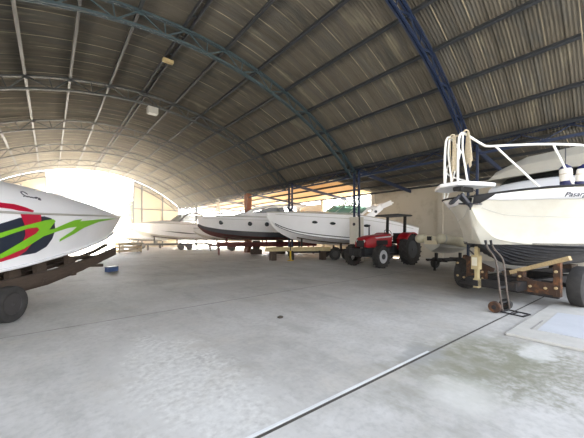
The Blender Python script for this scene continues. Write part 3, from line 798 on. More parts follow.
T_LOC = (9.1, 1.8, 0)
tr = thing('boat_trailer', 'rusty steel trailer with truck tyres under the black-bottomed fishing boat', 'trailer', T_LOC, B_RZ, 'boat trailers')
mb = MB()
for s_ in (-1, 1): mb.bar((1.1, s_*.5, .42), (-4.5, s_*.5, .42), .12, .2)
for x in (.5, -1.6, -4.4): mb.bar((x, -1.05, .42), (x, 1.05, .42), .14, .22)
mb.bar((.62, -1.1, .26), (.62, 1.1, .26), .08, .08).bar((0, -1.2, .45), (0, 1.2, .45), .09, .09)
mb.build('frame', M['darksteel'], tr)
for s_ in (-1, 1):
    e_ = 1.0 if s_ > 0 else .74
    mb = MB().bar((.62, s_*.2, .68), (.62, s_*1.28*e_, .68+.42*e_), .12, .09)
    mb.build('cradle_arm', M['palewood'] if s_ > 0 else M['rust'], tr)
    mb = MB().bar((.62, s_*.42, .32), (.62, s_*.42, .74), .13, .12, up=(1, 0, 0)).bar((.62, s_*1.08*e_, .26), (.62, s_*1.08*e_, 1.0), .12, .1, up=(1, 0, 0)).bar((.62, s_*.42, .58), (.62, s_*1.08*e_, .36), .08, .1).bar((.66, s_*.45, .42), (.66, s_*1.08*e_, .42), .05, .26)
    mb.build('cradle_upright', M['rust'], tr)
    mb = MB()
    for y_, z_ in ((.42, .62), (.42, .45), (1.08, .45), (1.08, .8), (.62, .42), (.9, .42)): mb.lathe([(0, .03), (.03, .03), (.035, .015)], (.685, s_*y_, z_), 'x', 8)
    mb.build('bolt_heads', M['palewood'], tr)
    wheel(tr, (0, s_*1.26, .45), .45, .27, .25, M['darksteel'], side=s_, lugs=0, dish=.1)
mb = MB().bar((1.3, -.19, .3), (1.3, -.19, 1.30), .08, .10).box((1.33, -.19, .92), (.14, .18, .34)).bar((1.3, -.19, .30), (1.3, -.19, .52), .12, .14)
mb.build('winch_post', M['cream'], tr, bevel=.01)
MB().box((1.405, -.19, .94), (.01, .12, .2)).build('paper_label', M['label'], tr)
mb = MB().bar((1.1, -.56, .42), (1.1, .56, .42), .12, .16).bar((1.1, -.19, .42), (1.4, -.19, .42), .12, .14)
mb.build('drawbar', M['darksteel'], tr)
for x_ in (.2, -3): MB().box((x_, 0, .63), (.4, .22, .12)).build('keel_block', M['wood'], tr)

M['truck'] = mat('worn_brown_steel', (92, 82, 74), .6, metal=.3, var=.3, scale=9)
# hand truck leaning on the stem
t = thing('hand_truck', 'rusty two-wheeled hand truck leaning under the bow of the fishing boat', 'hand truck', (7.1, 1.58, 0), rad(-10))
for s_ in (-1, 1):
    pts = bez([(s_*.15, -.02, .05), (s_*.15, .03, .45), (s_*.15, .08, .95), (s_*.14, .13, 1.12), (s_*.12, .25, 1.28), (s_*.11, .30, 1.42)], 5)
    MB().tube(pts, .019, 8).build('frame_tube', M['truck'], t, smooth=50)
    MB().tube([(s_*.11, .293, 1.36), (s_*.11, .315, 1.47)], .026, 8).build('handle_grip', M['rubber'], t, smooth=50)
    w_ = MB().lathe([(-.04, .04), (-.045, .1), (-.03, .115), (.03, .115), (.045, .1), (.04, .04)], (s_*.235, .08, .115), 'x', 24)
    w_.build('wheel', M['rust'] if s_ < 0 else M['tyre'], t, smooth=40)['label'] = 'rusty brown wheel' if s_ < 0 else 'black wheel'
    MB().lathe([(-.055, .012), (-.05, .045), (.05, .045), (.055, .012)], (s_*.235, .08, .115), 'x', 14).build('hub', M['darksteel'] if s_ < 0 else M['rust'], t, smooth=40)
mb = MB()
for z_ in (.2, .5, .85): mb.bar((-.15, -.0+.09*z_, z_), (.15, -.0+.09*z_, z_), .02, .035)
mb.tube([(-.22, .08, .115), (.22, .08, .115)], .014, 8).bar((-.13, .0, .2), (-.13, .08, .115), .02, .03).bar((.13, .0, .2), (.13, .08, .115), .02, .03)
mb.build('crossbar', M['darksteel'], t)
mb = MB()
for s_ in (-1, 1): mb.bar((s_*.15, .0, .025), (s_*.15, -.36, .015), .03, .02)
mb.bar((-.16, -.36, .015), (.16, -.36, .015), .03, .02).bar((-.15, -.18, .018), (.15, -.18, .018), .025, .015).bar((-.16, 0, .03), (.16, 0, .03), .04, .03)
mb.build('toe_frame', M['darksteel'], t)

# ================================================================== inflatable tender
t = thing('inflatable_dinghy', 'beige inflatable tender on a low trolley between the tractor and the fishing boat', 'boat', (12.7, 5.5, 0), heading(.97, -.2))
for s_ in (-1, 1):
    pts = [(-.25, s_*.5, 1.42), (-.05, s_*.5, 1.42), (.05, s_*.5, 1.42), (.6, s_*.5, 1.36), (1.4, s_*.5, 1.27), (2.2, s_*.42, 1.2), (2.9, s_*.2, 1.22), (3.1, 0, 1.26)]
    MB().tube(bez(pts, 4), [.05, .12, .17, .2]+[.21]*25, 16).build('side_tube', M['rib'], t, smooth=50)
    MB().tube([(.02, s_*.5, 1.42), (.1, s_*.5, 1.41)], .213, 16).build('tube_band', M['grey_gel'], t, smooth=50)
rows = []
for x, w_, zc, zk in ((.05, .42, 1.28, .86), (.8, .42, 1.22, .76), (1.7, .38, 1.14, .74), (2.5, .22, 1.08, .86), (2.95, .03, 1.1, 1.06)):
    rows.append([(x, -w_, zc), (x, -w_*.9, zc-(zc-zk)*.45), (x, 0, zk), (x, w_*.9, zc-(zc-zk)*.45), (x, w_, zc)])
mb = MB().grid(rows); mb.add(rows[0], [(0, 1, 2, 3, 4)]); mb.add([r[0] for r in rows]+[r[4] for r in rows[::-1]], [tuple(range(10))])
mb.build('rigid_hull', M['grey_gel'], t, smooth=30)
MB().box((.03, 0, 1.34), (.06, .62, .34)).build('transom', M['rib'], t)
MB().box((-.01, .05, 1.43), (.05, .2, .18)).build('motor_pad', M['black'], t)
MB().box((-.01, -.14, 1.40), (.03, .13, .13)).build('paper_label', M['label'], t)
tr = thing('dinghy_trolley', 'low dark trolley under the beige inflatable tender', 'trolley', (12.7, 5.5, 0), heading(.97, -.2))
mb = MB()
for s_ in (-1, 1): mb.bar((.2, s_*.3, .45), (2.6, s_*.2, .45), .07, .09)
for x in (.4, 1.2, 2.2): mb.bar((x, -.5, .45), (x, .5, .45), .07, .09)
mb.bar((.4, 0, .45), (.4, 0, .78), .1, .1).bar((2.2, 0, .45), (2.2, 0, .74), .1, .1)
mb.build('frame', M['darksteel'], tr)
for s_ in (-1, 1): wheel(tr, (1.2, s_*.6, .26), .26, .16, .14, M['bluewheel'], side=s_)
for x in (.3, 2.4): MB().bar((x, 0, 0), (x, 0, .42), .08, .08).build('leg', M['darksteel'], tr)

# ================================================================== tractor
t = thing('tractor', 'red farm tractor with a dark flat canopy parked before the post', 'tractor', (14.5, 8.2, 0), heading(-1, .03))
t.scale = (1.05, 1.05, 1.05)
def prof(x, w_, z0, z1, r=.1): return [(x, -w_, z0), (x, -w_, z1-r), (x, -w_+r*.35, z1-r*.3), (x, -w_+r, z1), (x, w_-r, z1), (x, w_-r*.35, z1-r*.3), (x, w_, z1-r), (x, w_, z0)]
loft([prof(.95, .40, .95, 1.56), prof(1.6, .39, .93, 1.53), prof(2.4, .36, .92, 1.46), prof(2.78, .34, .92, 1.38), prof(2.9, .31, .95, 1.28, .08)], 'hood', M['tred'], t, smooth=35)
mb = MB()
for s_ in (-1, 1): mb.add([(1.0, s_*.412, 1.40), (2.2, s_*.385, 1.34), (2.35, s_*.38, 1.38), (2.2, s_*.385, 1.40), (1.0, s_*.412, 1.47)], [(0, 1, 2, 3, 4)])
mb.build('hood_stripe', M['rim'], t)
for s_ in (-1, 1): MB().box((1.75, s_*.385, 1.14), (.9, .02, .22)).build('side_grille', M['black'], t)
MB().box((2.91, 0, 1.1), (.04, .42, .3)).build('front_grille', M['black'], t)
for s_ in (-1, 1): MB().lathe([(0, .07), (.03, .065), (.04, .04)], (2.88, s_*.2, 1.22), 'x', 16).build('headlamp', M['lamp'], t, smooth=40)
mb = MB().box((1.2, 0, .78), (2.6, .36, .36)).box((.15, 0, .72), (.9, .55, .5)).box((2.75, 0, .74), (.5, .5, .26)).box((.9, 0, .6), (.5, 1.0, .08))
mb.build('chassis', M['tgrey'], t, bevel=.02)
mb = MB()
for i in range(7): mb.box((3.16, -.3+.1*i, .72), (.26, .085, .34))
mb.bar((2.9, 0, .72), (3.1, 0, .72), .3, .12)
mb.build('front_weight', M['black'], t, bevel=.01)
mb = MB().tube([(2.45, -.7, .52), (2.45, .7, .52)], .07, 10).box((2.45, 0, .56), (.2, .5, .2))
mb.build('front_axle', M['tgrey'], t)
MB().tube([(0, -.6, .78), (0, .6, .78)], .12, 12).build('rear_axle', M['tgrey'], t)
for s_ in (-1, 1):
    wheel(t, (2.45, s_*.80, .53), .51, .32, .30, M['rim'], side=s_, lugs=16, lugh=.022, dish=.02)
    MB().lathe([(0, .13), (.05, .12), (.07, .07)] if s_ > 0 else [(-.07, .07), (-.05, .12), (0, .13)], (2.45, s_*(.80+.1), .53), 'y', 18).build('hub', M['tgrey'], t, smooth=40)
    wheel(t, (0, s_*.82, .79), .76, .44, .44, M['tgrey'], side=s_, lugs=20, lugh=.03, dish=.16)
    rows = []
    for i in range(11):
        a = rad(38+i*9.5); r = .85
        rows.append([(math.cos(a)*r, s_*.5, .79+math.sin(a)*r), (math.cos(a)*r, s_*1.0, .79+math.sin(a)*r), (math.cos(a)*(r-.06), s_*1.02, .79+math.sin(a)*(r-.06))])
    mb = MB().grid(rows)
    mb.add([(r[0][0], r[0][1], r[0][2]) for r in rows]+[(-.3, s_*.5, .8), (.62, s_*.5, .75)], [tuple(range(13))])
    mb.build('fender', M['tred'], t, smooth=40, solid=.02)
    MB().bar((-.05, s_*.5, 1.3), (-.1, s_*.5, 2.5), .12, .1).build('canopy_post', M['black'], t)
loft([[(x, y, z) for y, z in ((-.72, 2.50), (-.62, 2.56), (.62, 2.56), (.72, 2.50), (.62, 2.47), (-.62, 2.47))] for x in (-.5, .15, .8)], 'canopy', M['tgrey'], t, smooth=20, bevel=.015)
mb = MB().box((.05, 0, 1.12), (.46, .48, .12)).box((-.18, 0, 1.38), (.12, .46, .46))
mb.build('seat', M['black'], t, bevel=.04)
mb = MB().tube([(.95, 0, 1.4), (.68, 0, 1.62)], .03, 8)
mb.tube([(.68+.19*.5*math.cos(a)*1.0, .19*math.sin(a), 1.62+.19*.8*math.cos(a)) for a in [2*PI*i/20 for i in range(20)]], .016, 6, closed=True)
mb.build('steering_wheel', M['black'], t, smooth=50)
MB().box((.92, 0, 1.3), (.14, .5, .5)).build('dashboard', M['black'], t, bevel=.03)
MB().tube([(1.9, -.25, 1.4), (1.9, -.25, 1.9), (1.85, -.25, 2.0)], .035, 10).build('exhaust_pipe', M['tgrey'], t, smooth=50)
MB().lathe([(-.02, .05), (.05, .05)], (.98, .44, 1.5), 'z', 12).build('side_lamp', M['lamp'], t)

# ================================================================== generic cradle trailer
def cradle(loc, rz, L0, zb, label, m, wheels, hull, name='boat_trailer', w_=.8, fh=.18, a_front=1.4):
    """frame along -x from the bow; bunks follow the hull bottom"""
    t = thing(name, label, 'trailer', loc, rz, 'boat trailers')
    mb = MB()
    for s_ in (-1, 1): mb.bar((-a_front, s_*w_*.7, zb), (-L0, s_*w_, zb), .12, fh)
    n = 5
    for i in range(n):
        x = -a_front-.1-(L0-a_front-.2)*i/(n-1); mb.bar((x, -w_-.1, zb), (x, w_+.1, zb), .12, .14)
    mb.build('frame', m, t)
    for s_ in (-1, 1):
        for a in (a_front+.8, L0*.55, L0-.6):
            y = .62*hull.g('c', a); zt = hull.g('k', a)+.62*(hull.g('h', a)-hull.g('k', a))-.06
            MB().bar((-a, s_*y, zb), (-a, s_*y, zt), .1, .1).build('support', m, t)
        pts = []
        for i in range(6):
            a = a_front+.5+(L0-a_front-.6)*i/5; pts.append((-a, s_*.62*hull.g('c', a), hull.g('k', a)+.62*(hull.g('h', a)-hull.g('k', a))-.07))
        mb = MB()
        for p, q in zip(pts, pts[1:]): mb.bar(p, q, .2, .07)
        mb.build('bunk', M['wood'], t)
        if wheels:
            for x in wheels: wheel(t, (-x, s_*(w_+.28), .36), .36, .24, .2, M['bluewheel'], side=s_)
    if wheels:
        for x in wheels: MB().bar((-x, -w_-.2, .36), (-x, w_+.2, .36), .08, .08).build('axle', m, t)
    mb = MB()
    for x in (a_front+.2, L0-.2):
        for s_ in (-1, 1): mb.bar((-x, s_*w_*.7, 0), (-x, s_*w_*.7, zb), .12, .12)
    mb.build('stand', m, t)
    return t

# ---- cruiser behind the tractor
C_LOC, C_RZ = (10.6, 14.9, 0), heading(-.864, .504)
HC = Hull(9.9, [0, .4, 1, 2, 3.5, 5.5, 7.5, 9.9], [.03, .38, .74, 1.1, 1.38, 1.5, 1.48, 1.35], [3.05, 3.04, 3.02, 2.98, 2.92, 2.84, 2.58, 2.08], [.02, .1, .28, .6, 1.0, 1.25, 1.25, 1.2],
          [2.78, 2.3, 1.95, 1.62, 1.38, 1.2, 1.15, 1.1], [2.74, 2.1, 1.62, 1.2, .98, .86, .82, .8], 1.5)
t = thing('cabin_cruiser', 'white cabin cruiser with green windscreen and raked stern arch, behind the tractor', 'boat', C_LOC, C_RZ, 'big cruisers under the aisle')
HC.mesh(50, 12).build('hull', [M['gel'], M['gel'], M['gel']], t, smooth=30)
HC.deck(lambda a: interp([0, 1.5, 3.5, 6, 9.7], [0, .1, .22, .1, .0], a), 30, 12).build('deck', M['gel'], t, smooth=50)
HC.rail(.03, 50, -.01).build('rub_rail', M['grey_gel'], t, smooth=50)
for sg in (-1, 1):
    for q, r_ in ((.02, .022), (.12, .03), (.84, .014)):
        MB().tube([HC.side(a, q, sg, .01) for a in [.5+.25*i for i in range(37)]], r_, 6).build('hull_stripe', M['stripe'] if q < .5 else M['grey_gel'], t)
    for a in (2.9, 4.0, 6.2):
        p = HC.side(a, .62, sg, .02)
        MB().lathe([(-.03, .19), (.0, .2), (.02, .16)], (0, 0, 0), 'y', 20).build('porthole', M['glass'], t, smooth=50).matrix_local = Matrix.Translation(p) @ Matrix.Diagonal((1, 1, .45, 1))
windscreen(t, 3.7, 1.12, 2.3, 2.98, 3.52, .75, .9, M['grey_gel'])
mb = MB()
for s_ in (-1, 1):
    for p, q, w_ in (((-6.3, s_*1.33, 2.65), (-7.3, s_*1.22, 3.42), .42), ((-7.3, s_*1.22, 3.42), (-8.1, s_*1.05, 3.72), .32)): mb.bar(p, q, .1, w_)
mb.bar((-8.0, -1.1, 3.7), (-8.0, 1.1, 3.7), .5, .1)
mb.build('radar_arch', M['gel'], t, bevel=.03)
for s_ in (-1, 1): MB().lathe([(-.02, .09), (.02, .09)], (-6.85, s_*1.35, 3.08), 'y', 16).build('arch_lamp', M['stripe'], t)
MB().prism([(-9.85, -1.15), (-9.85, 1.15), (-10.3, 1.0), (-10.3, -1.0)], 1.45, 1.6).build('swim_platform', M['gel'], t, bevel=.03)
cradle(C_LOC, C_RZ, 8.6, .52, 'dark steel trailer under the green-windscreen cruiser', M['darksteel'], (4.2, 5.0), HC)
o = MB().box((0, 0, 0), (4.2, .2, .26)).build('cradle_beam', M['cream'], bevel=.015)
cp = to_world(C_LOC, C_RZ, (-1.9, .75, .69)); o.location = cp; o.rotation_euler.z = C_RZ
tag(o, 'cream painted timber cradle beam set under the bow between the two cruisers', 'beam')
for dx in (-1, 1):
    o = MB().box((0, 0, .28), (.34, .34, .56)).build('support_block', M['wood'], bevel=.015); o.location = (cp.x+dx*1.6*.864, cp.y-dx*1.6*.504, 0)
    tag(o, f"dark timber block under the {'tractor-side' if dx > 0 else 'porthole-cruiser'} end of the cream cradle beam", 'block', 'blocks under the cream beam')
t = thing('jack_stand', 'yellow screw jack stand on the floor below the cruiser bow', 'jack stand', to_world(C_LOC, C_RZ, (-1.35, 1.1, 0)))
MB().lathe([(0, .2), (.03, .2), (.05, .06), (.62, .05)], (0, 0, 0), 'z', 16).build('column', M['yellow'], t, smooth=40)
MB().lathe([(.62, .03), (.85, .03), (.86, .1), (.9, .1)], (0, 0, 0), 'z', 12).build('screw_head', M['darksteel'], t, smooth=40)

# ---- porthole cruiser
D_LOC, D_RZ = (8.75, 21.6, 0), heading(-.913, .409)
HD = Hull(10.6, [0, .4, 1, 2, 3.5, 5.5, 10.6], [.03, .34, .68, 1.08, 1.42, 1.58, 1.5], [3.02, 3.02, 3.02, 3.02, 3.0, 2.98, 2.95], [.02, .12, .32, .68, 1.1, 1.35, 1.35],
          [2.3, 2.05, 1.86, 1.66, 1.5, 1.4, 1.32], [2.26, 1.85, 1.55, 1.32, 1.2, 1.12, 1.1], 1.4)
t = thing('cabin_cruiser', 'white cruiser with three round portholes, black boot stripe and dark red bottom', 'boat', D_LOC, D_RZ, 'big cruisers under the aisle')
HD.mesh(50, 12, stripe=(0, 3)).build('hull', [M['gel'], M['redbottom'], M['stripe']], t, smooth=30)
HD.deck(lambda a: interp([0, 1.5, 3.5, 6, 10.6], [0, .08, .2, .15, .0], a), 30, 12).build('deck', M['gel'], t, smooth=50)
HD.rail(.03, 50, -.01).build('rub_rail', M['grey_gel'], t, smooth=50)
for sg in (-1, 1):
    for a in (1.75, 3.9, 5.2):
        p = HD.side(a, .64, sg, .03)
        MB().lathe([(-.04, .17), (.0, .17), (.02, .13)], p, 'y', 20).build('porthole', M['glass'], t, smooth=50)
    MB().tube([HD.side(a, .84, sg, .005) for a in [.4+.25*i for i in range(40)]], .012, 6).build('hull_line', M['grey_gel'], t)
loft([sec(-2.6, .7, 3.05, 3.1, .02), sec(-3.4, 1.0, 3.05, 3.34, .06), sec(-5.6, 1.15, 3.05, 3.5, .08), sec(-7.6, 1.15, 3.02, 3.45, .08)], 'coachroof', M['gel'], t)
for sg in (-1, 1):
    mb = MB().tube(bez([(-3.6, sg*1.05, 3.2), (-4.3, sg*1.1, 3.62), (-5.4, sg*1.12, 3.88), (-7.0, sg*1.12, 3.98), (-8.6, sg*1.1, 4.02)], 6), .10, 8)
    mb.build('arch_tube', M['gel'], t, smooth=50)
loft([[(x, -1.15, z), (x, 0, z+.1), (x, 1.15, z), (x, 1.15, z-.07), (x, -1.15, z-.07)] for x, z in ((-5.4, 3.94), (-7.0, 4.04), (-8.8, 4.06))], 'hardtop', M['gel'], t, smooth=40)
mb = MB()
for sg in (-1, 1): mb.prism([(-6.9, 3.9), (-8.5, 3.0), (-7.2, 3.0)], sg*1.17, sg*1.2, axis='y')
mb.build('side_curtain', M['canvas'], t)
mb = MB()
for sg in (-1, 1): mb.prism([(-4.2, 3.32), (-5.4, 3.75), (-6.6, 3.85), (-6.8, 3.4)], sg*1.1, sg*1.13, axis='y')
mb.build('side_window', M['glass'], t)
cradle(D_LOC, D_RZ, 9.6, .82, 'rust-red steel cradle under the porthole cruiser', M['redbottom'], (), HD, 'boat_cradle', .9, fh=.34)
for i, a in enumerate((4.6, 6.6)):
    o = MB().box((0, 0, .22), (.9, .5, .44)).box((0, 0, .78), (.6, .3, .68)).build('keel_block', M['wood'], bevel=.02)
    o.location = to_world(D_LOC, D_RZ, (-a, 0, 0)); o.rotation_euler.z = D_RZ
    tag(o, ['dark stacked keel block below the middle portholes', 'dark stacked keel block toward the stern of the porthole cruiser'][i], 'block', 'keel blocks under the porthole cruiser')

# ---- sports boat at the far gable
E_LOC, E_RZ = (6.2, 32.6, 0), heading(-.954, .298)
HE = Hull(9.0, [0, .4, 1, 2, 3.5, 5.5, 9.0], [.03, .36, .7, 1.02, 1.25, 1.35, 1.25], [2.75, 2.77, 2.79, 2.8, 2.78, 2.7, 2.55], [.02, .12, .3, .62, .98, 1.15, 1.12],
          [2.5, 2.2, 1.95, 1.7, 1.5, 1.32, 1.2], [2.46, 2.0, 1.6, 1.28, 1.1, 1.0, .95], 1.5)
t = thing('sports_boat', 'white sports boat with dark-framed windscreen arch near the sunlit far gable', 'boat', E_LOC, E_RZ)
HE.mesh(44, 10).build('hull', [M['gel'], M['gelwarm'], M['gel']], t, smooth=30)
HE.deck(lambda a: interp([0, 1.5, 3.5, 5.5, 9], [0, .14, .34, .3, 0], a), 30, 12).build('deck', M['gel'], t, smooth=50)
HE.rail(.03, 40, -.01).build('rub_rail', M['grey_gel'], t, smooth=50)
windscreen(t, 3.6, 1.1, 2.6, 3.05, 3.75, .9, .85, M['stripe'], glass='wclear')
mb = MB()
for sg in (-1, 1): mb.tube(bez([(-4.6, sg*1.15, 2.95), (-5.3, sg*1.1, 3.7), (-6.0, sg*1.0, 3.95), (-6.8, sg*1.1, 3.75), (-7.4, sg*1.2, 2.75)], 6), .07, 8)
mb.build('windscreen_arch', M['stripe'], t, smooth=50)
loft([[(x, -w_, z), (x, 0, z+.12), (x, w_, z), (x, w_, z-.06), (x, -w_, z-.06)] for x, z, w_ in ((-5.0, 3.7, .95), (-6.0, 3.95, 1.0), (-7.0, 3.75, 1.05))], 'soft_top', M['gelwarm'], t, smooth=40)
for sg in (-1, 1):
    MB().grid([[HE.side(a, .42-.02*a+.05*w0*(1-abs(a-5)/2.2), sg, .015) for w0 in (-1, 0, 1)] for a in [2.9+.2*i for i in range(21)]]).build('hull_flash', M['stripe'], t)
cradle(E_LOC, E_RZ, 8.0, .6, 'dark trailer under the sports boat by the far gable', M['darksteel'], (4.8, 5.6), HE)
# open runabout between the sports boat and the porthole cruiser
G_LOC, G_RZ = (10.6, 27.2, 0), heading(-.93, .37)
HG = Hull(6.4, [0, .4, 1, 2, 3.5, 6.4], [.03, .34, .62, .88, 1.05, 1.0], [2.25, 2.25, 2.24, 2.2, 2.12, 2.05], [.02, .12, .28, .56, .82, .86], [2.0, 1.75, 1.55, 1.35, 1.2, 1.1], [1.96, 1.6, 1.3, 1.08, .98, .92], 1.4)
t = thing('runabout', 'small white runabout with windscreen tucked behind the porthole cruiser bow', 'boat', G_LOC, G_RZ)
HG.mesh(36, 8).build('hull', [M['gel'], M['gelwarm'], M['gel']], t, smooth=30)
HG.deck(lambda a: interp([0, 1.2, 3, 6.4], [0, .1, .18, 0], a), 24, 10).build('deck', M['gel'], t, smooth=50)
HG.rail(.025, 36).build('rub_rail', M['stripe'], t, smooth=50)
windscreen(t, 2.4, .8, 1.2, 2.3, 2.75, .45, .65, M['stripe'])
mb = MB().box((-4.2, .3, 2.4), (.5, .5, .7)).box((-4.2, -.4, 2.4), (.5, .5, .7))
mb.build('seat', M['gelwarm'], t, bevel=.06)
cradle(G_LOC, G_RZ, 5.8, .55, 'rusty trailer under the small white runabout', M['rust'], (3.6,), HG, w_=.6)
# covered boat by the gable opening
F_LOC, F_RZ = (4.6, 36.6, 0), heading(-.99, .12)
HF = Hull(6.2, [0, .4, 1, 2, 3.5, 6.2], [.03, .34, .62, .88, 1.05, 1.0], [2.3, 2.28, 2.24, 2.18, 2.1, 2.0], [.02, .12, .28, .56, .82, .86], [2.0, 1.7, 1.5, 1.3, 1.15, 1.05], [1.96, 1.5, 1.2, 1.0, .9, .84], 1.4)
t = thing('motorboat', 'pale motorboat washed out by sunlight in front of the gable opening', 'boat', F_LOC, F_RZ)
HF.mesh(36, 8).build('hull', [M['gel'], M['gelwarm'], M['gel']], t, smooth=30)
HF.deck(lambda a: interp([0, 1.5, 3, 6.2], [0, .2, .4, .3], a), 24, 10).build('deck_cover', M['gelwarm'], t, smooth=50)
HF.rail(.025, 36).build('rub_rail', M['grey_gel'], t, smooth=50)
cradle(F_LOC, F_RZ, 5.6, .5, 'pale-lit trailer under the washed-out motorboat at the opening', M['darksteel'], (3.4,), HF, w_=.6)

# ---- small things
t = thing('timber_crate', 'brown timber crate on the sunlit floor beyond the speedboat bow', 'crate', (5.3, 28.6, 0), .2)
mb = MB()
for z_ in (.2, .48, .76): mb.box((0, -.45, z_), (1.9, .04, .22)).box((0, .45, z_), (1.9, .04, .22)).box((-.95, 0, z_), (.04, .86, .22)).box((.95, 0, z_), (.04, .86, .22))
mb.build('boards', M['palewood'], t)
mb = MB()
for sx in (-1, 1):
    for sy in (-1, 1): mb.box((sx*.9, sy*.4, .45), (.08, .08, .9))
mb.build('corner_post', M['wood'], t)
MB().box((0, 0, .88), (1.95, .95, .04)).build('lid', M['palewood'], t)
t = thing('tool_box', 'small dark blue box on the floor below the speedboat bow', 'box', (2.02, 14.4, 0), .5)
MB().box((0, 0, .09), (.46, .24, .18)).build('body', M['bluebox'], t, bevel=.015)
MB().box((0, 0, .2), (.47, .25, .04)).build('lid', M['stripe'], t, bevel=.01)
mb = MB(); bm = bmesh.new(); bmesh.ops.create_icosphere(bm, subdivisions=2, radius=.05)
mb.add([(v.co.x*1.3*(1+.2*math.sin(9*v.co.y*20)), v.co.y*(1+.2*math.sin(7*v.co.x*20)), v.co.z*.5+.02) for v in bm.verts], [tuple(v.index for v in f.verts) for f in bm.faces]); bm.free()
o = mb.build('stone', M['stonem'], smooth=60); o.location = (3.33, 4.24, 0)
tag(o, 'small dark stone lying alone on the open concrete floor', 'stone')
# lamps and fittings on the ridge
x, z = arc(PURL[7], -.75)
t = thing('flood_lamp', 'pale square flood lamp hung from the truss at the ridge', 'lamp', (CX+.35, TY[3]-.1, z-.25))
MB().box((0, 0, 0), (.5, .34, .34)).build('housing', M['steelpale'], t, bevel=.03)
MB().box((0, -.02, -.18), (.4, .26, .02)).build('lens', M['lamp'], t)
MB().tube([(0, 0, .17), (0, .06, .5)], .02, 6).build('hanger', M['darksteel'], t)
t = thing('junction_box', 'small yellowish junction box on the ridge purlin, cameraward of the flood lamp', 'junction box', (CX, 12.3, z+.48))
MB().box((0, 0, 0), (.42, .2, .12)).build('housing', M['cream'], t, bevel=.01)
MB().box((0, 0, -.065), (.3, .12, .01)).build('lid', M['palewood'], t)

# ---- trees out in the yard
def tree(loc, h, r, lab, seed, n=5200):
    rnd = random.Random(seed)
    t = thing('tree', lab, 'tree', loc, group='trees beyond the gable')
    mb = MB().tube(bez([(0, 0, 0), (.1, .05, h*.25), (-.1, .1, h*.55), (.05, 0, h*.8)], 5), [.26]*5+[.2]*5+[.12]*6, 8)
    for k in range(6):
        a = k*1.1; mb.tube([(0, 0, h*(.3+.07*k)), (math.cos(a)*r*.6, math.sin(a)*r*.6, h*(.5+.06*k))], [.09, .03], 6)
    mb.build('trunk', M['bark'], t, smooth=60)
    lobes = [(rnd.uniform(-.55, .55)*r, rnd.uniform(-.55, .55)*r, h*rnd.uniform(.42, .85), r*rnd.uniform(.4, .65)) for _ in range(9)]
    mb = MB()
    for i in range(n):
        lx, ly, lz, lr = rnd.choice(lobes); v = Vector((rnd.gauss(0, 1), rnd.gauss(0, 1), rnd.gauss(0, 1))).normalized()*lr*rnd.uniform(.6, 1.05)
        c = Vector((lx, ly, lz))+v; s = rnd.uniform(.12, .24)
        d1 = Vector((rnd.uniform(-1, 1), rnd.uniform(-1, 1), rnd.uniform(-1, 1))).normalized(); d2 = d1.orthogonal().normalized()
        mb.add([c-d1*s, c+d2*s*.5, c+d1*s, c-d2*s*.5], [(0, 1, 2, 3)])
    mb.build('foliage', M['leaf'], t)
tree((2.2, 58, -.2), 8.5, 3.4, 'broad green tree seen through the middle of the gable opening', 1)
tree((10.5, 54, -.2), 9.5, 3.0, 'tall green tree at the edge of the gable opening beside the sheeted panel', 2)
tree((6.3, 63, -.2), 6.5, 3.2, 'low green tree between the two bigger trees outside the gable', 3)
tree((-7.5, 60, -.2), 8.0, 3.2, 'green tree half hidden past the striped speedboat', 4)
tree((27, 22, -.2), 7.0, 3.0, 'yellow-green tree showing over the low wall behind the green-windscreen cruiser', 5, 1800)

# haze volume added for the glare around the far opening
hz = bpy.data.materials.new('glare_haze'); hz.use_nodes = True
N = hz.node_tree.nodes; L = hz.node_tree.links; N.remove(N['Principled BSDF'])
v = N.new('ShaderNodeVolumeScatter'); v.inputs['Color'].default_value = (1, .97, .92, 1); v.inputs['Density'].default_value = .0105; v.inputs['Anisotropy'].default_value = .6
L.new(v.outputs[0], N['Material Output'].inputs['Volume'])
o = MB().prism([(-5.8, .02), (19.9, .02), (19.9, 4.4), (13.3, 4.9), (9.5, 7.4), (5.5, 8.7), (2, 8.7), (-2, 7.4), (-5.8, 4.9)], 17, 39.8, axis='y').build('glare_haze', hz)
tag(o, 'added glare haze in the far half of the hall', 'haze', kind='stuff')

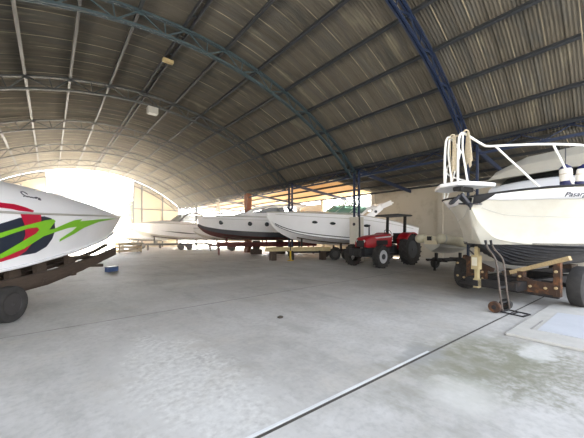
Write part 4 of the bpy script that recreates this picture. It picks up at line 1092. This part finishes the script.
# ------------------------------------------------------------------ light
SUN_AZ, SUN_EL = rad(18), rad(33)      # azimuth from +Y toward +X
w = bpy.data.worlds.new('sky'); sc.world = w; w.use_nodes = True
N = w.node_tree.nodes; L = w.node_tree.links; bg = N['Background']
tc = N.new('ShaderNodeTexCoord'); sp = N.new('ShaderNodeSeparateXYZ'); L.new(tc.outputs['Generated'], sp.inputs[0])
rp = N.new('ShaderNodeValToRGB'); L.new(sp.outputs['Z'], rp.inputs[0])
rp.color_ramp.elements[0].position = 0.0; rp.color_ramp.elements[0].color = (1.0, .97, .92, 1)
rp.color_ramp.elements[1].position = .6; rp.color_ramp.elements[1].color = (.72, .82, 1.0, 1)
L.new(rp.outputs[0], bg.inputs[0])
vm = N.new('ShaderNodeVectorMath'); vm.operation = 'DOT_PRODUCT'; L.new(tc.outputs['Generated'], vm.inputs[0])
vm.inputs[1].default_value = (math.sin(SUN_AZ)*math.cos(SUN_EL*.7), math.cos(SUN_AZ)*math.cos(SUN_EL*.7), math.sin(SUN_EL*.7))
mr = N.new('ShaderNodeMapRange'); mr.interpolation_type = 'SMOOTHSTEP'; L.new(vm.outputs['Value'], mr.inputs[0])
mr.inputs[1].default_value = .55; mr.inputs[2].default_value = 1.0; mr.inputs[3].default_value = 2.4; mr.inputs[4].default_value = 8.0
L.new(mr.outputs[0], bg.inputs[1])      # the hazy sky is brightest around the sun
sl = bpy.data.lights.new('sun', 'SUN'); so = bpy.data.objects.new('sun', sl); COL.objects.link(so)
sl.energy = 72.0; sl.angle = rad(.6); sl.color = (1, .90, .76)
d = Vector((math.sin(SUN_AZ)*math.cos(SUN_EL), math.cos(SUN_AZ)*math.cos(SUN_EL), math.sin(SUN_EL)))
so.rotation_euler = d.to_track_quat('Z', 'Y').to_euler(); so.location = (10, 60, 40)

vs = sc.view_settings
vs.view_transform = 'Standard'; vs.look = 'None'; vs.gamma = 1; vs.use_curve_mapping = False; vs.exposure = 1.0
sc.cycles.max_bounces = 8; sc.cycles.diffuse_bounces = 6; sc.cycles.use_denoising = True
sc.cycles.sample_clamp_indirect = 8; sc.cycles.volume_bounces = 1
